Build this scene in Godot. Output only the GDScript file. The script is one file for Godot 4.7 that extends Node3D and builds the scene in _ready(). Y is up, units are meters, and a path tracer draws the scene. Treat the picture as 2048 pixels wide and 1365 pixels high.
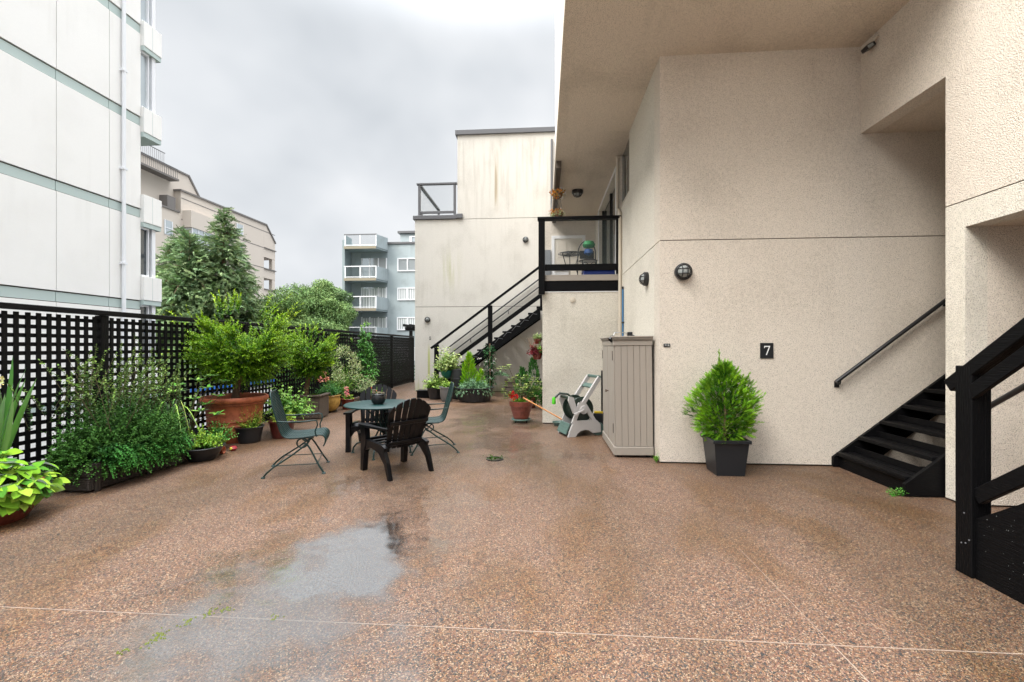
extends Node3D
# A rainy roof-level patio between apartment buildings. Units are metres, y is up, -z runs away from the camera along the patio.

var M := {}
var taken := {}
var R := RandomNumberGenerator.new()


# ---------------------------------------------------------------- mesh builder
class MB:
	var v := PackedVector3Array()
	var n := PackedVector3Array()
	var uv := PackedVector2Array()
	var uv2 := PackedVector2Array()
	var ix := PackedInt32Array()
	var uo := Vector2.ZERO      # origin of the wall map (uv2), metres
	var us := Vector2(12, 12)   # its size, metres

	func put(p: Vector3, nn: Vector3, t := Vector2.ZERO) -> int:
		v.append(p)
		n.append(nn)
		uv.append(t)
		var h := p.z if absf(nn.x) > 0.7 else p.x
		var k := p.z if absf(nn.y) > 0.7 else -p.y
		uv2.append(Vector2((h - uo.x) / us.x, (k + uo.y) / us.y))
		return v.size() - 1

	func tri(a: int, b: int, c: int) -> void:
		var g := (v[b] - v[a]).cross(v[c] - v[a])
		if g.dot(n[a] + n[b] + n[c]) > 0.0:
			ix.append_array([a, c, b])
		else:
			ix.append_array([a, b, c])

	# flat polygon (convex), its normal turned away from "inside"
	func face(p: Array, inside: Vector3) -> void:
		var g: Vector3 = (p[1] - p[0]).cross(p[2] - p[0])
		if g.length_squared() < 1e-14:
			return
		g = g.normalized()
		if g.dot(p[0] - inside) < 0.0:
			g = -g
		var f := v.size()
		for q in p:
			put(q, g, Vector2(q.x + q.z, q.y))
		for i in range(1, p.size() - 1):
			tri(f, f + i, f + i + 1)

	func box(c: Vector3, s: Vector3, b := Basis(), bev := 0.0) -> MB:
		var h := s * 0.5
		bev = minf(bev, minf(h.x, minf(h.y, h.z)) * 0.6)
		for ax in 3:
			for sg in [-1.0, 1.0]:
				var u := (ax + 1) % 3
				var w := (ax + 2) % 3
				var q := []
				for k in [[-1, -1], [1, -1], [1, 1], [-1, 1]]:
					var p := Vector3.ZERO
					p[ax] = sg * h[ax]
					p[u] = k[0] * (h[u] - bev)
					p[w] = k[1] * (h[w] - bev)
					q.append(c + b * p)
				face(q, c)
		if bev > 0.0:
			for ax in 3:
				var u := (ax + 1) % 3
				var w := (ax + 2) % 3
				for a in [-1.0, 1.0]:
					for d in [-1.0, 1.0]:
						var q := []
						for k in [[-1, 0], [1, 0], [1, 1], [-1, 1]]:
							var p := Vector3.ZERO
							p[ax] = k[0] * (h[ax] - bev)
							p[u] = a * (h[u] - (bev if k[1] == 1 else 0.0))
							p[w] = d * (h[w] - (0.0 if k[1] == 1 else bev))
							q.append(c + b * p)
						face(q, c)
			for a in [-1.0, 1.0]:
				for d in [-1.0, 1.0]:
					for e in [-1.0, 1.0]:
						var q := []
						for ax in 3:
							var p := Vector3(a * (h.x - bev), d * (h.y - bev), e * (h.z - bev))
							p[ax] = [a, d, e][ax] * h[ax]
							q.append(c + b * p)
						face(q, c)
		return self

	func span(lo: Vector3, hi: Vector3, bev := 0.0) -> MB:
		return box((lo + hi) * 0.5, (hi - lo).abs(), Basis(), bev)

	# bar between two points; w across (sideways), t thick (towards "up")
	func bar(a: Vector3, c: Vector3, w: float, t: float, up := Vector3.UP, bev := 0.0) -> MB:
		var d := (c - a).normalized()
		var s := d.cross(up)
		s = (d.cross(Vector3.RIGHT) if s.length() < 0.01 else s).normalized()
		return box((a + c) * 0.5, Vector3(w, t, a.distance_to(c)), Basis(s, s.cross(d).normalized() * -1.0, d), bev)

	# polygon (x, y) pushed along z from z0 to z1, then placed by xf
	func prism(poly: PackedVector2Array, z0: float, z1: float, xf := Transform3D()) -> MB:
		var t := Geometry2D.triangulate_polygon(poly)
		for zz in [z0, z1]:
			var nn := xf.basis * Vector3(0, 0, 1 if zz == maxf(z0, z1) else -1)
			var f := v.size()
			for p in poly:
				put(xf * Vector3(p.x, p.y, zz), nn.normalized(), p)
			for i in range(0, t.size(), 3):
				tri(f + t[i], f + t[i + 1], f + t[i + 2])
		var area := 0.0
		for i in poly.size():
			area += poly[i].cross(poly[(i + 1) % poly.size()])
		for i in poly.size():
			var a := poly[i]
			var c := poly[(i + 1) % poly.size()]
			var e := (c - a).normalized() * signf(area)
			var nn := (xf.basis * Vector3(e.y, -e.x, 0)).normalized()
			var f := v.size()
			put(xf * Vector3(a.x, a.y, z0), nn, Vector2(0, a.y))
			put(xf * Vector3(c.x, c.y, z0), nn, Vector2(0, c.y))
			put(xf * Vector3(c.x, c.y, z1), nn, Vector2(1, c.y))
			put(xf * Vector3(a.x, a.y, z1), nn, Vector2(1, a.y))
			tri(f, f + 1, f + 2)
			tri(f, f + 2, f + 3)
		return self

	func tube(p: PackedVector3Array, r, sides := 8, closed := false) -> MB:
		var m := p.size()
		var up := Vector3.ZERO
		var first := v.size()
		for i in m:
			var d := (p[(i + 1) % m] - p[(i - 1 + m) % m]) if closed else (p[mini(i + 1, m - 1)] - p[maxi(i - 1, 0)])
			d = d.normalized()
			if up == Vector3.ZERO:
				up = d.cross(Vector3(0.31, 0.9, 0.22)).normalized()
			up = (up - d * up.dot(d)).normalized()
			var s := d.cross(up)
			var rad: float = r if not r is Array else r[i]
			for k in sides + 1:
				var a := TAU * k / sides
				var nn := up * cos(a) + s * sin(a)
				put(p[i] + nn * rad, nn, Vector2(float(k) / sides, i * 0.2))
		for i in (m if closed else m - 1):
			for k in sides:
				var a := first + i * (sides + 1) + k
				var c := first + ((i + 1) % m) * (sides + 1) + k
				tri(a, c, c + 1)
				tri(a, c + 1, a + 1)
		if not closed:
			for e in [0, m - 1]:
				var d := (p[0] - p[1]).normalized() if e == 0 else (p[m - 1] - p[m - 2]).normalized()
				var f := v.size()
				for k in sides:
					put(v[first + e * (sides + 1) + k], d)
				for k in range(1, sides - 1):
					tri(f, f + k, f + k + 1)
		return self

	# profile of (radius, height) turned round the y axis
	func lathe(pr: PackedVector2Array, segs := 24, xf := Transform3D(), wob := 0.0) -> MB:
		var m := pr.size()
		for j in m - 1:
			var e := pr[j + 1] - pr[j]
			var own := Vector2(e.y, -e.x).normalized()
			var f := v.size()
			for q in 2:
				var nn := own
				var o := j - 1 if q == 0 else j + 1
				if o >= 0 and o < m - 1:
					var e2 := pr[o + 1] - pr[o]
					var other := Vector2(e2.y, -e2.x).normalized()
					if other.dot(own) > 0.72:
						nn = (own + other).normalized()
				for k in segs + 1:
					var a := TAU * k / segs
					var rr := pr[j + q].x * (1.0 + wob * sin(a * 3.0 + pr[j + q].y * 9.0))
					put(xf * Vector3(cos(a) * rr, pr[j + q].y, sin(a) * rr), (xf.basis * Vector3(cos(a) * nn.x, nn.y, sin(a) * nn.x)).normalized(), Vector2(float(k) / segs, pr[j + q].y))
			for k in segs:
				tri(f + k, f + k + 1, f + segs + 2 + k)
				tri(f + k, f + segs + 2 + k, f + segs + 1 + k)
		return self

	func mesh() -> ArrayMesh:
		var a := []
		a.resize(Mesh.ARRAY_MAX)
		a[Mesh.ARRAY_VERTEX] = v
		a[Mesh.ARRAY_NORMAL] = n
		a[Mesh.ARRAY_TEX_UV] = uv
		a[Mesh.ARRAY_TEX_UV2] = uv2
		a[Mesh.ARRAY_INDEX] = ix
		var m := ArrayMesh.new()
		m.add_surface_from_arrays(Mesh.PRIMITIVE_TRIANGLES, a)
		return m


func mb() -> MB:
	return MB.new()


# ---------------------------------------------------------------- naming
func numbered(called: String, under: Node) -> String:
	var key := "%d/%s" % [under.get_instance_id(), called]
	var k: int = taken.get(key, 0)
	taken[key] = k + 1
	return called if k == 0 else "%s_%03d" % [called, k]


func tag(o: Node, label := "", category := "", group := "", kind := "") -> Node:
	if label:
		o.set_meta("label", label)
	if category:
		o.set_meta("category", category)
	if group:
		o.set_meta("group", group)
	if kind:
		o.set_meta("kind", kind)
	return o


func thing(called: String, label: String, category: String, at := Vector3.ZERO, turn := 0.0, group := "") -> Node3D:
	var o := Node3D.new()
	o.name = numbered(called, self)
	add_child(o)
	o.position = at
	o.rotation.y = turn
	tag(o, label, category, group)
	return o


func part(called: String, m, mat: Material, under: Node, at := Vector3.ZERO, b := Basis()) -> MeshInstance3D:
	var o := MeshInstance3D.new()
	o.mesh = m.mesh() if m is MB else m
	o.material_override = mat
	o.name = numbered(called, under)
	under.add_child(o, true)
	o.transform = Transform3D(b, at)
	return o


func struct(called: String, m, mat: Material) -> MeshInstance3D:
	var o := part(called, m, mat, self)
	o.set_meta("kind", "structure")
	return o


func copy(o: Node3D, at: Vector3, turn: float, label := "") -> Node3D:
	var c: Node3D = o.duplicate()
	c.name = numbered(String(o.name), self)
	add_child(c)
	c.position = at
	c.rotation.y = turn
	if label:
		c.set_meta("label", label)
	return c


# ---------------------------------------------------------------- materials
func lin(r: float, g: float, b: float, a := 1.0) -> Color:
	var c := Color(r, g, b).linear_to_srgb()
	c.a = a
	return c


func mat(r: float, g: float, b: float, rough := 0.8, metal := 0.0) -> StandardMaterial3D:
	var m := StandardMaterial3D.new()
	m.albedo_color = lin(r, g, b)
	m.roughness = rough
	m.metallic = metal
	return m


func leafmat(rough := 0.45, glow := 0.5) -> StandardMaterial3D:
	var m := StandardMaterial3D.new()
	m.vertex_color_use_as_albedo = true
	m.metallic_specular = 0.3
	m.roughness = rough
	m.cull_mode = BaseMaterial3D.CULL_DISABLED
	m.backlight_enabled = true
	m.backlight = Color(glow, glow, glow)
	return m


func glassmat(r: float, g: float, b: float, a: float) -> StandardMaterial3D:
	var m := mat(r, g, b, 0.02)
	m.albedo_color.a = a
	m.transparency = BaseMaterial3D.TRANSPARENCY_ALPHA
	return m


func noise(kind: int, freq: float, sd: int, oct := 3) -> FastNoiseLite:
	var f := FastNoiseLite.new()
	f.noise_type = kind
	f.frequency = freq
	f.seed = sd
	f.fractal_type = FastNoiseLite.FRACTAL_FBM if oct > 1 else FastNoiseLite.FRACTAL_NONE
	f.fractal_octaves = oct
	return f


func tex(im: Image) -> ImageTexture:
	return ImageTexture.create_from_image(im)


func relief(m: StandardMaterial3D, t: Texture2D, cm: float, size: Vector3) -> StandardMaterial3D:
	m.heightmap_enabled = true
	m.heightmap_texture = t
	m.heightmap_scale = cm
	m.uv1_triplanar = true
	m.uv1_world_triplanar = true
	m.uv1_scale = Vector3(1.0 / size.x, 1.0 / size.y, 1.0 / size.z)
	return m


func over(m: StandardMaterial3D, t: Texture2D) -> StandardMaterial3D:
	m.detail_enabled = true
	m.detail_albedo = t
	m.detail_blend_mode = BaseMaterial3D.BLEND_MODE_MUL
	m.detail_uv_layer = BaseMaterial3D.DETAIL_UV_2
	return m


# streaked weathering for a wall, 12 m a side
func weather(sd: int, strength: float, streaks: float, fine := 0.05) -> Image:
	var a := noise(FastNoiseLite.TYPE_SIMPLEX, 0.011, sd, 4)
	var b := noise(FastNoiseLite.TYPE_SIMPLEX, 0.05, sd + 1, 3)
	var c := noise(FastNoiseLite.TYPE_SIMPLEX, 0.35, sd + 2, 2)
	var im := Image.create(512, 512, false, Image.FORMAT_RGB8)
	for y in 512:
		for x in 512:
			var blot := clampf(a.get_noise_2d(x, y) * 1.1 + 0.1, 0.0, 1.0)
			var run := clampf(b.get_noise_2d(x * 1.4, y * 0.09) * 1.6 - 0.15, 0.0, 1.0) * clampf(a.get_noise_2d(x + 900, y * 0.6) * 2.0 + 0.5, 0.0, 1.0)
			var k := blot * strength + run * streaks + fine * c.get_noise_2d(x, y)
			im.set_pixel(x, y, Color(1.0 - k * 0.9, 1.0 - k * 0.94, 1.0 - k * 1.02))
	return im


func mirrored(im: Image) -> Image:
	var w := im.get_width()
	var out := Image.create(w * 2, w * 2, false, im.get_format())
	var r := Rect2i(0, 0, w, w)
	out.blit_rect(im, r, Vector2i.ZERO)
	im.flip_x()
	out.blit_rect(im, r, Vector2i(w, 0))
	im.flip_y()
	out.blit_rect(im, r, Vector2i(w, w))
	im.flip_x()
	out.blit_rect(im, r, Vector2i(0, w))
	return out


func materials() -> void:
	# exposed pebble aggregate
	var cells := noise(FastNoiseLite.TYPE_CELLULAR, 0.17, 5, 1)
	cells.cellular_return_type = FastNoiseLite.RETURN_CELL_VALUE
	cells.cellular_jitter = 1.0
	var edges: FastNoiseLite = cells.duplicate()
	edges.cellular_return_type = FastNoiseLite.RETURN_DISTANCE2_SUB
	# one square metre and a bit, mirrored both ways so that it repeats without a seam
	var N := 1024
	var cv := cells.get_image(N, N, false, false, true)
	var ed := edges.get_image(N, N, false, false, true)
	cv.convert(Image.FORMAT_L8)
	ed.convert(Image.FORMAT_L8)
	var d1 := cv.get_data()
	var d2 := ed.get_data()
	var ramp := [[0.26, 0.155, 0.1], [0.37, 0.245, 0.165], [0.19, 0.125, 0.09], [0.42, 0.3, 0.21], [0.3, 0.2, 0.145], [0.2, 0.165, 0.145], [0.4, 0.23, 0.14], [0.5, 0.39, 0.29], [0.28, 0.19, 0.12], [0.15, 0.115, 0.09], [0.36, 0.25, 0.19], [0.3, 0.18, 0.14], [0.45, 0.29, 0.17], [0.24, 0.17, 0.12], [0.33, 0.22, 0.16], [0.58, 0.48, 0.38]]
	var pal := []
	for c in ramp:
		pal.append(Color(0.19 + (c[0] - 0.32) * 0.9, 0.111 + (c[1] - 0.215) * 0.72, 0.073 + (c[2] - 0.15) * 0.58).clamp(Color(0.02, 0.016, 0.013), Color.WHITE))
	var col := PackedByteArray()
	col.resize(N * N * 3)
	var rgb := []
	for i in 256:
		var c: Color = pal[(i * 37 + 11) % pal.size()]
		var row := []
		for e in 64:
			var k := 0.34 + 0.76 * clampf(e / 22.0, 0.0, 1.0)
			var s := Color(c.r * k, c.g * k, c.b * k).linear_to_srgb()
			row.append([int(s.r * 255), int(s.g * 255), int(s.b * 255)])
		rgb.append(row)
	var lo := 255
	for i in range(0, N * N, 97):
		lo = mini(lo, d2[i])
	for i in N * N:
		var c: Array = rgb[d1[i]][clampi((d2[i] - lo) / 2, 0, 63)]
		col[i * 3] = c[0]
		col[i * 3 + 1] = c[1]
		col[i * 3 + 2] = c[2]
	var pebble := mirrored(Image.create_from_data(N, N, false, Image.FORMAT_RGB8, col))
	ed = mirrored(ed)
	var tone := Image.create(512, 512, false, Image.FORMAT_RGB8)
	var t1 := noise(FastNoiseLite.TYPE_SIMPLEX, 0.012, 31, 4)
	var t2 := noise(FastNoiseLite.TYPE_SIMPLEX, 0.03, 32, 3)
	for y in 512:
		for x in 512:
			var a := clampf(t1.get_noise_2d(x, y) + 0.45, 0.0, 1.0)
			var b := clampf(t2.get_noise_2d(x, y) * 1.3, 0.0, 1.0)
			var k := 0.98 - 0.13 * a - 0.08 * b
			tone.set_pixel(x, y, Color(k, k * (1.0 - 0.05 * b), k * (1.0 - 0.16 * b - 0.04 * a)))
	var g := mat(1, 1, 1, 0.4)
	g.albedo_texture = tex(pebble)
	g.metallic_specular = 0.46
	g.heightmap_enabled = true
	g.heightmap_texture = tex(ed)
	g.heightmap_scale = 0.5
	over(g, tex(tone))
	M.patio = g

	var st := noise(FastNoiseLite.TYPE_SIMPLEX, 0.1, 8, 2).get_seamless_image(768, 768, false, false, 0.1, true)
	var stucco := tex(st)
	M.stucco_relief = stucco
	var wmap := tex(weather(51, 0.06, 0.02))
	var wmap2 := tex(weather(77, 0.09, 0.04))
	# small dark specks and soft mottle of old painted stucco
	var sp := Image.create(512, 512, false, Image.FORMAT_RGB8)
	var s1 := noise(FastNoiseLite.TYPE_SIMPLEX, 0.09, 14, 2)
	var s2 := noise(FastNoiseLite.TYPE_SIMPLEX, 0.25, 15, 2)
	for y in 512:
		for x in 512:
			var k := 0.95 + 0.05 * s2.get_noise_2d(x, y)
			if s1.get_noise_2d(x * 1.7, y * 1.7) > 0.52:
				k *= 0.72
			sp.set_pixel(x, y, Color(k, k, k))
	M.speck = tex(sp)
	var walls := {"cream": [0.78, 0.7, 0.6, wmap], "cream_worn": [0.78, 0.73, 0.63, wmap2], "white": [0.79, 0.78, 0.755, tex(weather(88, 0.02, 0.016, 0.004))]}
	for k in walls:
		var w: Array = walls[k]
		var m := mat(w[0], w[1], w[2], 0.9)
		relief(m, stucco, 0.45 if k != "white" else 0.1, Vector3(1.5, 1.5, 1.5))
		if k != "white":
			m.albedo_texture = M.speck
		over(m, w[3])
		M[k] = m
	M.soffit = relief(mat(0.78, 0.68, 0.56, 0.92), stucco, 0.35, Vector3(1.5, 1.5, 1.5))
	M.soffit.albedo_texture = M.speck
	over(M.soffit, wmap2)

	# painted timber: grain along y, x or z
	var grain := tex(noise(FastNoiseLite.TYPE_SIMPLEX, 0.03, 21, 4).get_seamless_image(256, 256, false, false, 0.1, true))
	var sizes := {"y": Vector3(0.12, 1.6, 0.12), "x": Vector3(1.6, 0.12, 0.12), "z": Vector3(0.12, 0.12, 1.6)}
	for k in sizes:
		M["black_" + k] = relief(mat(0.004, 0.004, 0.0045, 0.45), grain, 0.25, sizes[k])
		M["fence_" + k] = relief(mat(0.006, 0.0055, 0.0055, 0.6), grain, 0.3, sizes[k])
		M["taupe_" + k] = relief(mat(0.3, 0.265, 0.225, 0.5), grain, 0.08, sizes[k])
		M["wet_" + k] = relief(mat(0.035, 0.026, 0.02, 0.7), grain, 0.8, sizes[k])
		M["old_" + k] = relief(mat(0.1, 0.075, 0.055, 0.8), grain, 0.8, sizes[k])
	for k in ["x", "y", "z"]:
		M["black_" + k].metallic_specular = 0.22
		M["fence_" + k].metallic_specular = 0.25
	M.grain = grain
	M.dark = mat(0.008, 0.008, 0.009, 0.6)
	M.joint = mat(0.1, 0.085, 0.07, 0.95)
	M.seal = mat(0.37, 0.29, 0.23, 0.7)
	M.band = mat(0.42, 0.5, 0.48, 0.7)
	M.whitepaint = mat(0.8, 0.8, 0.8, 0.4)
	M.offwhite = mat(0.62, 0.57, 0.49, 0.5)
	M.pipe = mat(0.55, 0.49, 0.4, 0.45)
	M.coping = mat(0.1, 0.1, 0.105, 0.5)
	M.beige = relief(mat(0.6, 0.53, 0.46, 0.85), stucco, 0.2, Vector3(2, 2, 2))
	M.beige_dark = mat(0.17, 0.155, 0.145, 0.7)
	M.bluegrey = mat(0.34, 0.395, 0.41, 0.8)
	over(M.bluegrey, wmap2)
	M.bluegrey_dark = mat(0.22, 0.265, 0.275, 0.8)
	M.glass = glassmat(0.8, 0.9, 0.88, 0.06)
	M.railglass = glassmat(0.1, 0.13, 0.12, 0.07)
	M.railglass.metallic_specular = 0.22
	M.window = mat(0.05, 0.06, 0.065, 0.04)
	M.window.metallic_specular = 1.0
	M.skyglass = mat(0.55, 0.6, 0.62, 0.05, 0.55)
	M.curtain = mat(0.6, 0.62, 0.62, 0.8)
	M.frame = mat(0.75, 0.76, 0.78, 0.35)
	M.resin = mat(0.004, 0.004, 0.005, 0.28)
	M.resin.metallic_specular = 0.36
	M.greenmetal = mat(0.006, 0.028, 0.026, 0.42)
	M.greenmetal.metallic_specular = 0.45
	M.tabletop = mat(0.01, 0.038, 0.036, 0.4)
	M.tabletop.metallic_specular = 0.42
	var mottled := tex(weather(99, 0.3, 0.25))
	M.terracotta = mat(0.4, 0.105, 0.042, 0.6)
	M.redclay = mat(0.2, 0.045, 0.025, 0.5)
	M.redglaze = mat(0.14, 0.02, 0.012, 0.25)
	M.darkred = mat(0.09, 0.018, 0.014, 0.3)
	M.yellowglaze = mat(0.5, 0.3, 0.07, 0.25)
	for k in ["terracotta", "redclay", "redglaze", "darkred", "yellowglaze"]:
		M[k].uv1_triplanar = true
		M[k].uv1_scale = Vector3(1.4, 1.4, 1.4)
		M[k].albedo_texture = mottled
	M.blackplastic = mat(0.015, 0.016, 0.018, 0.35)
	M.charcoal = mat(0.011, 0.013, 0.016, 0.42)
	M.greyplastic = mat(0.17, 0.17, 0.17, 0.5)
	M.tealplastic = mat(0.02, 0.16, 0.15, 0.4)
	M.iron = mat(0.012, 0.012, 0.013, 0.3)
	M.soil = mat(0.02, 0.014, 0.01, 1.0)
	M.bark = relief(mat(0.17, 0.105, 0.065, 0.95), grain, 2.0, Vector3(0.16, 0.7, 0.16))
	M.stem = mat(0.09, 0.075, 0.035, 0.9)
	M.greenstem = mat(0.1, 0.16, 0.03, 0.7)
	M.leaf = leafmat()
	M.gloss = leafmat(0.36, 0.45)
	M.dullleaf = leafmat(0.7, 0.4)
	M.cartgrey = mat(0.46, 0.44, 0.42, 0.5)
	M.cartgreen = mat(0.08, 0.135, 0.115, 0.5)
	M.hose = mat(0.02, 0.035, 0.025, 0.4)
	M.lime = mat(0.1, 0.6, 0.03, 0.4)
	M.orangewood = mat(0.5, 0.2, 0.05, 0.45)
	M.bluehose = mat(0.04, 0.17, 0.36, 0.4)
	M.lampglass = mat(0.3, 0.32, 0.31, 0.12)
	M.chrome = mat(0.5, 0.5, 0.5, 0.3, 1.0)
	M.moss = mat(0.12, 0.14, 0.02, 0.95)


func sky_picture() -> Image:
	# overcast: brighter overhead than near the horizon, with rain clouds of uneven thickness
	var W := 1024
	var H := 512
	var a := noise(FastNoiseLite.TYPE_SIMPLEX_SMOOTH, 1.15, 12, 5)
	var b := noise(FastNoiseLite.TYPE_SIMPLEX_SMOOTH, 3.2, 41, 4)
	var im := Image.create(W, H, false, Image.FORMAT_RGBF)
	for y in H:
		var el := PI * (0.5 - (y + 0.5) / H)
		var s := maxf(sin(el), 0.0)
		var base := SKY_LOW + (SKY_HIGH - SKY_LOW) * smoothstep(0.56, 1.0, s)
		for x in W:
			var ph := TAU * ((x + 0.5) / W - 0.5)
			var d := Vector3(sin(ph) * cos(el), sin(el), -cos(ph) * cos(el))
			var q := Vector3(d.x, d.y * 1.35, d.z)
			var k := a.get_noise_3dv(q * 1.1) * 0.28 + b.get_noise_3dv(q) * 0.11
			# the heavy cloud over the far end of the patio
			var az := rad_to_deg(ph)
			var e := rad_to_deg(el)
			var heavy := exp(-pow((az + 20.0 + 0.25 * (e - 18.0)) / 11.0, 2.0) - pow((e - 17.0) / 17.0, 2.0))
			k = clampf(k, -0.3, 0.3) - 0.38 * heavy * (0.8 + 1.2 * k)
			var l := base * (1.0 + k)
			var g := clampf(0.5 - k * 1.6, 0.0, 1.0)
			im.set_pixel(x, y, Color(l * (1.0 - 0.13 * g), l * (1.0 - 0.06 * g), l * (1.0 + 0.02 * g)))
	return im


const SKY_LOW := 0.172
const SKY_HIGH := 1.8
const EXPOSURE := 5.1


func _ready() -> void:
	# ---- camera: level, shifted lens, looking slightly left of the patio's axis
	var cam := Camera3D.new()
	cam.name = "camera"
	add_child(cam)
	cam.position = Vector3(0, 1.55, 0)
	cam.rotation.y = atan(63.0 / 880.0)
	cam.projection = Camera3D.PROJECTION_FRUSTUM
	cam.near = 0.05
	cam.far = 600.0
	cam.size = 0.05 * 1365.0 / 880.0
	cam.frustum_offset = Vector2(0, 0.05 * 11.5 / 880.0)
	cam.current = true
	# ---- sky, sun, exposure
	var env := Environment.new()
	env.background_mode = Environment.BG_SKY
	var sky := Sky.new()
	var pano := PanoramaSkyMaterial.new()
	pano.panorama = tex(sky_picture())
	sky.sky_material = pano
	env.sky = sky
	env.tonemap_mode = Environment.TONE_MAPPER_LINEAR
	env.tonemap_exposure = EXPOSURE
	env.sdfgi_enabled = true
	env.ssao_enabled = true
	env.ssil_enabled = true
	var we := WorldEnvironment.new()
	we.name = "sky"
	we.environment = env
	add_child(we)
	var sun := DirectionalLight3D.new()
	sun.name = "sun"
	sun.light_energy = 0.5
	sun.light_color = Color(1.0, 0.98, 0.95)
	sun.light_angular_distance = 45.0
	sun.shadow_enabled = true
	sun.sky_mode = DirectionalLight3D.SKY_MODE_LIGHT_ONLY
	add_child(sun)
	sun.look_at_from_position(Vector3(-0.68, 0.62, 0.42), Vector3.ZERO)

	R.seed = 7
	materials()
	ground()
	buildings()
	far_buildings()
	fence()
	stairs()
	fittings()
	furniture()
	cabinet_and_reel()
	plants()
	backdrop_trees()


# ---------------------------------------------------------------- the setting
func sheet(x0: float, x1: float, z0: float, z1: float, y: float, tile: float) -> ArrayMesh:
	var b := mb()
	for p in [[x0, z0], [x1, z0], [x1, z1], [x0, z1]]:
		b.put(Vector3(p[0], y, p[1]), Vector3.UP, Vector2(p[0] / tile, p[1] / tile).rotated(0.55))
		b.uv2[b.uv2.size() - 1] = Vector2((p[0] - x0) / (x1 - x0), (p[1] - z0) / (z1 - z0))
	b.tri(0, 1, 2)
	b.tri(0, 2, 3)
	return b.mesh()


func ground() -> void:
	var asphalt := mat(0.06, 0.06, 0.062, 0.8)
	struct("ground", sheet(-250, 250, -300, 120, -3.2, 3.0), asphalt)
	struct("patio", sheet(-5.9, 9.0, -27.0, 8.0, 0.0, 2.45), M.patio)
	struct("patio_slab", mb().span(Vector3(-5.9, -3.2, -27.0), Vector3(9.0, -0.01, 8.0)), M.beige_dark)
	# pale sealant in the saw-cut joints of the pebble surface
	struct("joint_seal", mb().span(Vector3(-5.6, -0.01, -2.3955), Vector3(4.2, 0.0025, -2.392)), M.seal)
	struct("joint_seal", mb().span(Vector3(1.498, -0.01, -3.5), Vector3(1.500, 0.0015, -2.4)), M.seal)
	struct("joint_seal", mb().span(Vector3(1.497, -0.01, -2.388), Vector3(1.501, 0.003, 2.0)), M.seal)
	struct("joint_seal", mb().span(Vector3(-1.852, -0.01, -4.6), Vector3(-1.8505, 0.001, -2.4)), M.seal)
	# rain water standing on the pebbles, thicker in the hollows; stones poke through it
	water(-3.4, -5.4, 4.6, 768, 1.0, [[-1.4, -3.12, 0.45, 0.62, 1.0, 0.55], [-1.55, -2.45, 0.6, 0.85, 0.72, 0.7], [-1.1, -4.15, 0.5, 0.75, 0.25, 0.6], [-1.5, -1.5, 0.8, 1.0, 0.5, 0.7], [-2.1, -4.85, 0.4, 0.4, 0.25, 0.5]])
	water(-3.4, -13.0, 7.6, 512, 0.65, [[-0.9, -5.9, 0.7, 0.5, 0.35, 0.5], [-0.6, -7.2, 0.5, 1.1, 0.6, 0.5], [-0.9, -9.2, 0.9, 1.2, 0.62, 0.5], [-1.3, -10.8, 0.9, 0.8, 0.45, 0.5], [0.1, -6.3, 0.8, 0.3, 0.35, 0.5], [-2.6, -7.6, 0.7, 1.0, 0.3, 0.5]])
	# moss tufts along the joint
	var tufts := mb()
	R.seed = 3
	for q in [[-2.05, -2.2, 0.022, 0.035, 46], [-1.93, -2.42, 0.02, 0.03, 20], [-1.86, -2.46, 0.015, 0.015, 12], [-1.99, -2.33, 0.012, 0.025, 16], [-2.13, -2.08, 0.02, 0.02, 10], [-1.52, -2.42, 0.02, 0.02, 9]]:
		for i in q[4]:
			var p := Vector3(q[0] + R.randfn() * q[2], 0.002, q[1] + R.randfn() * q[3])
			tufts.lathe(PackedVector2Array([Vector2(0.004 + R.randf() * 0.004, 0), Vector2(0.004, 0.005), Vector2(0.0, 0.008)]), 5, Transform3D(Basis(), p))
	var o := struct("moss", tufts, M.moss)
	o.set_meta("kind", "stuff")


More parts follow.
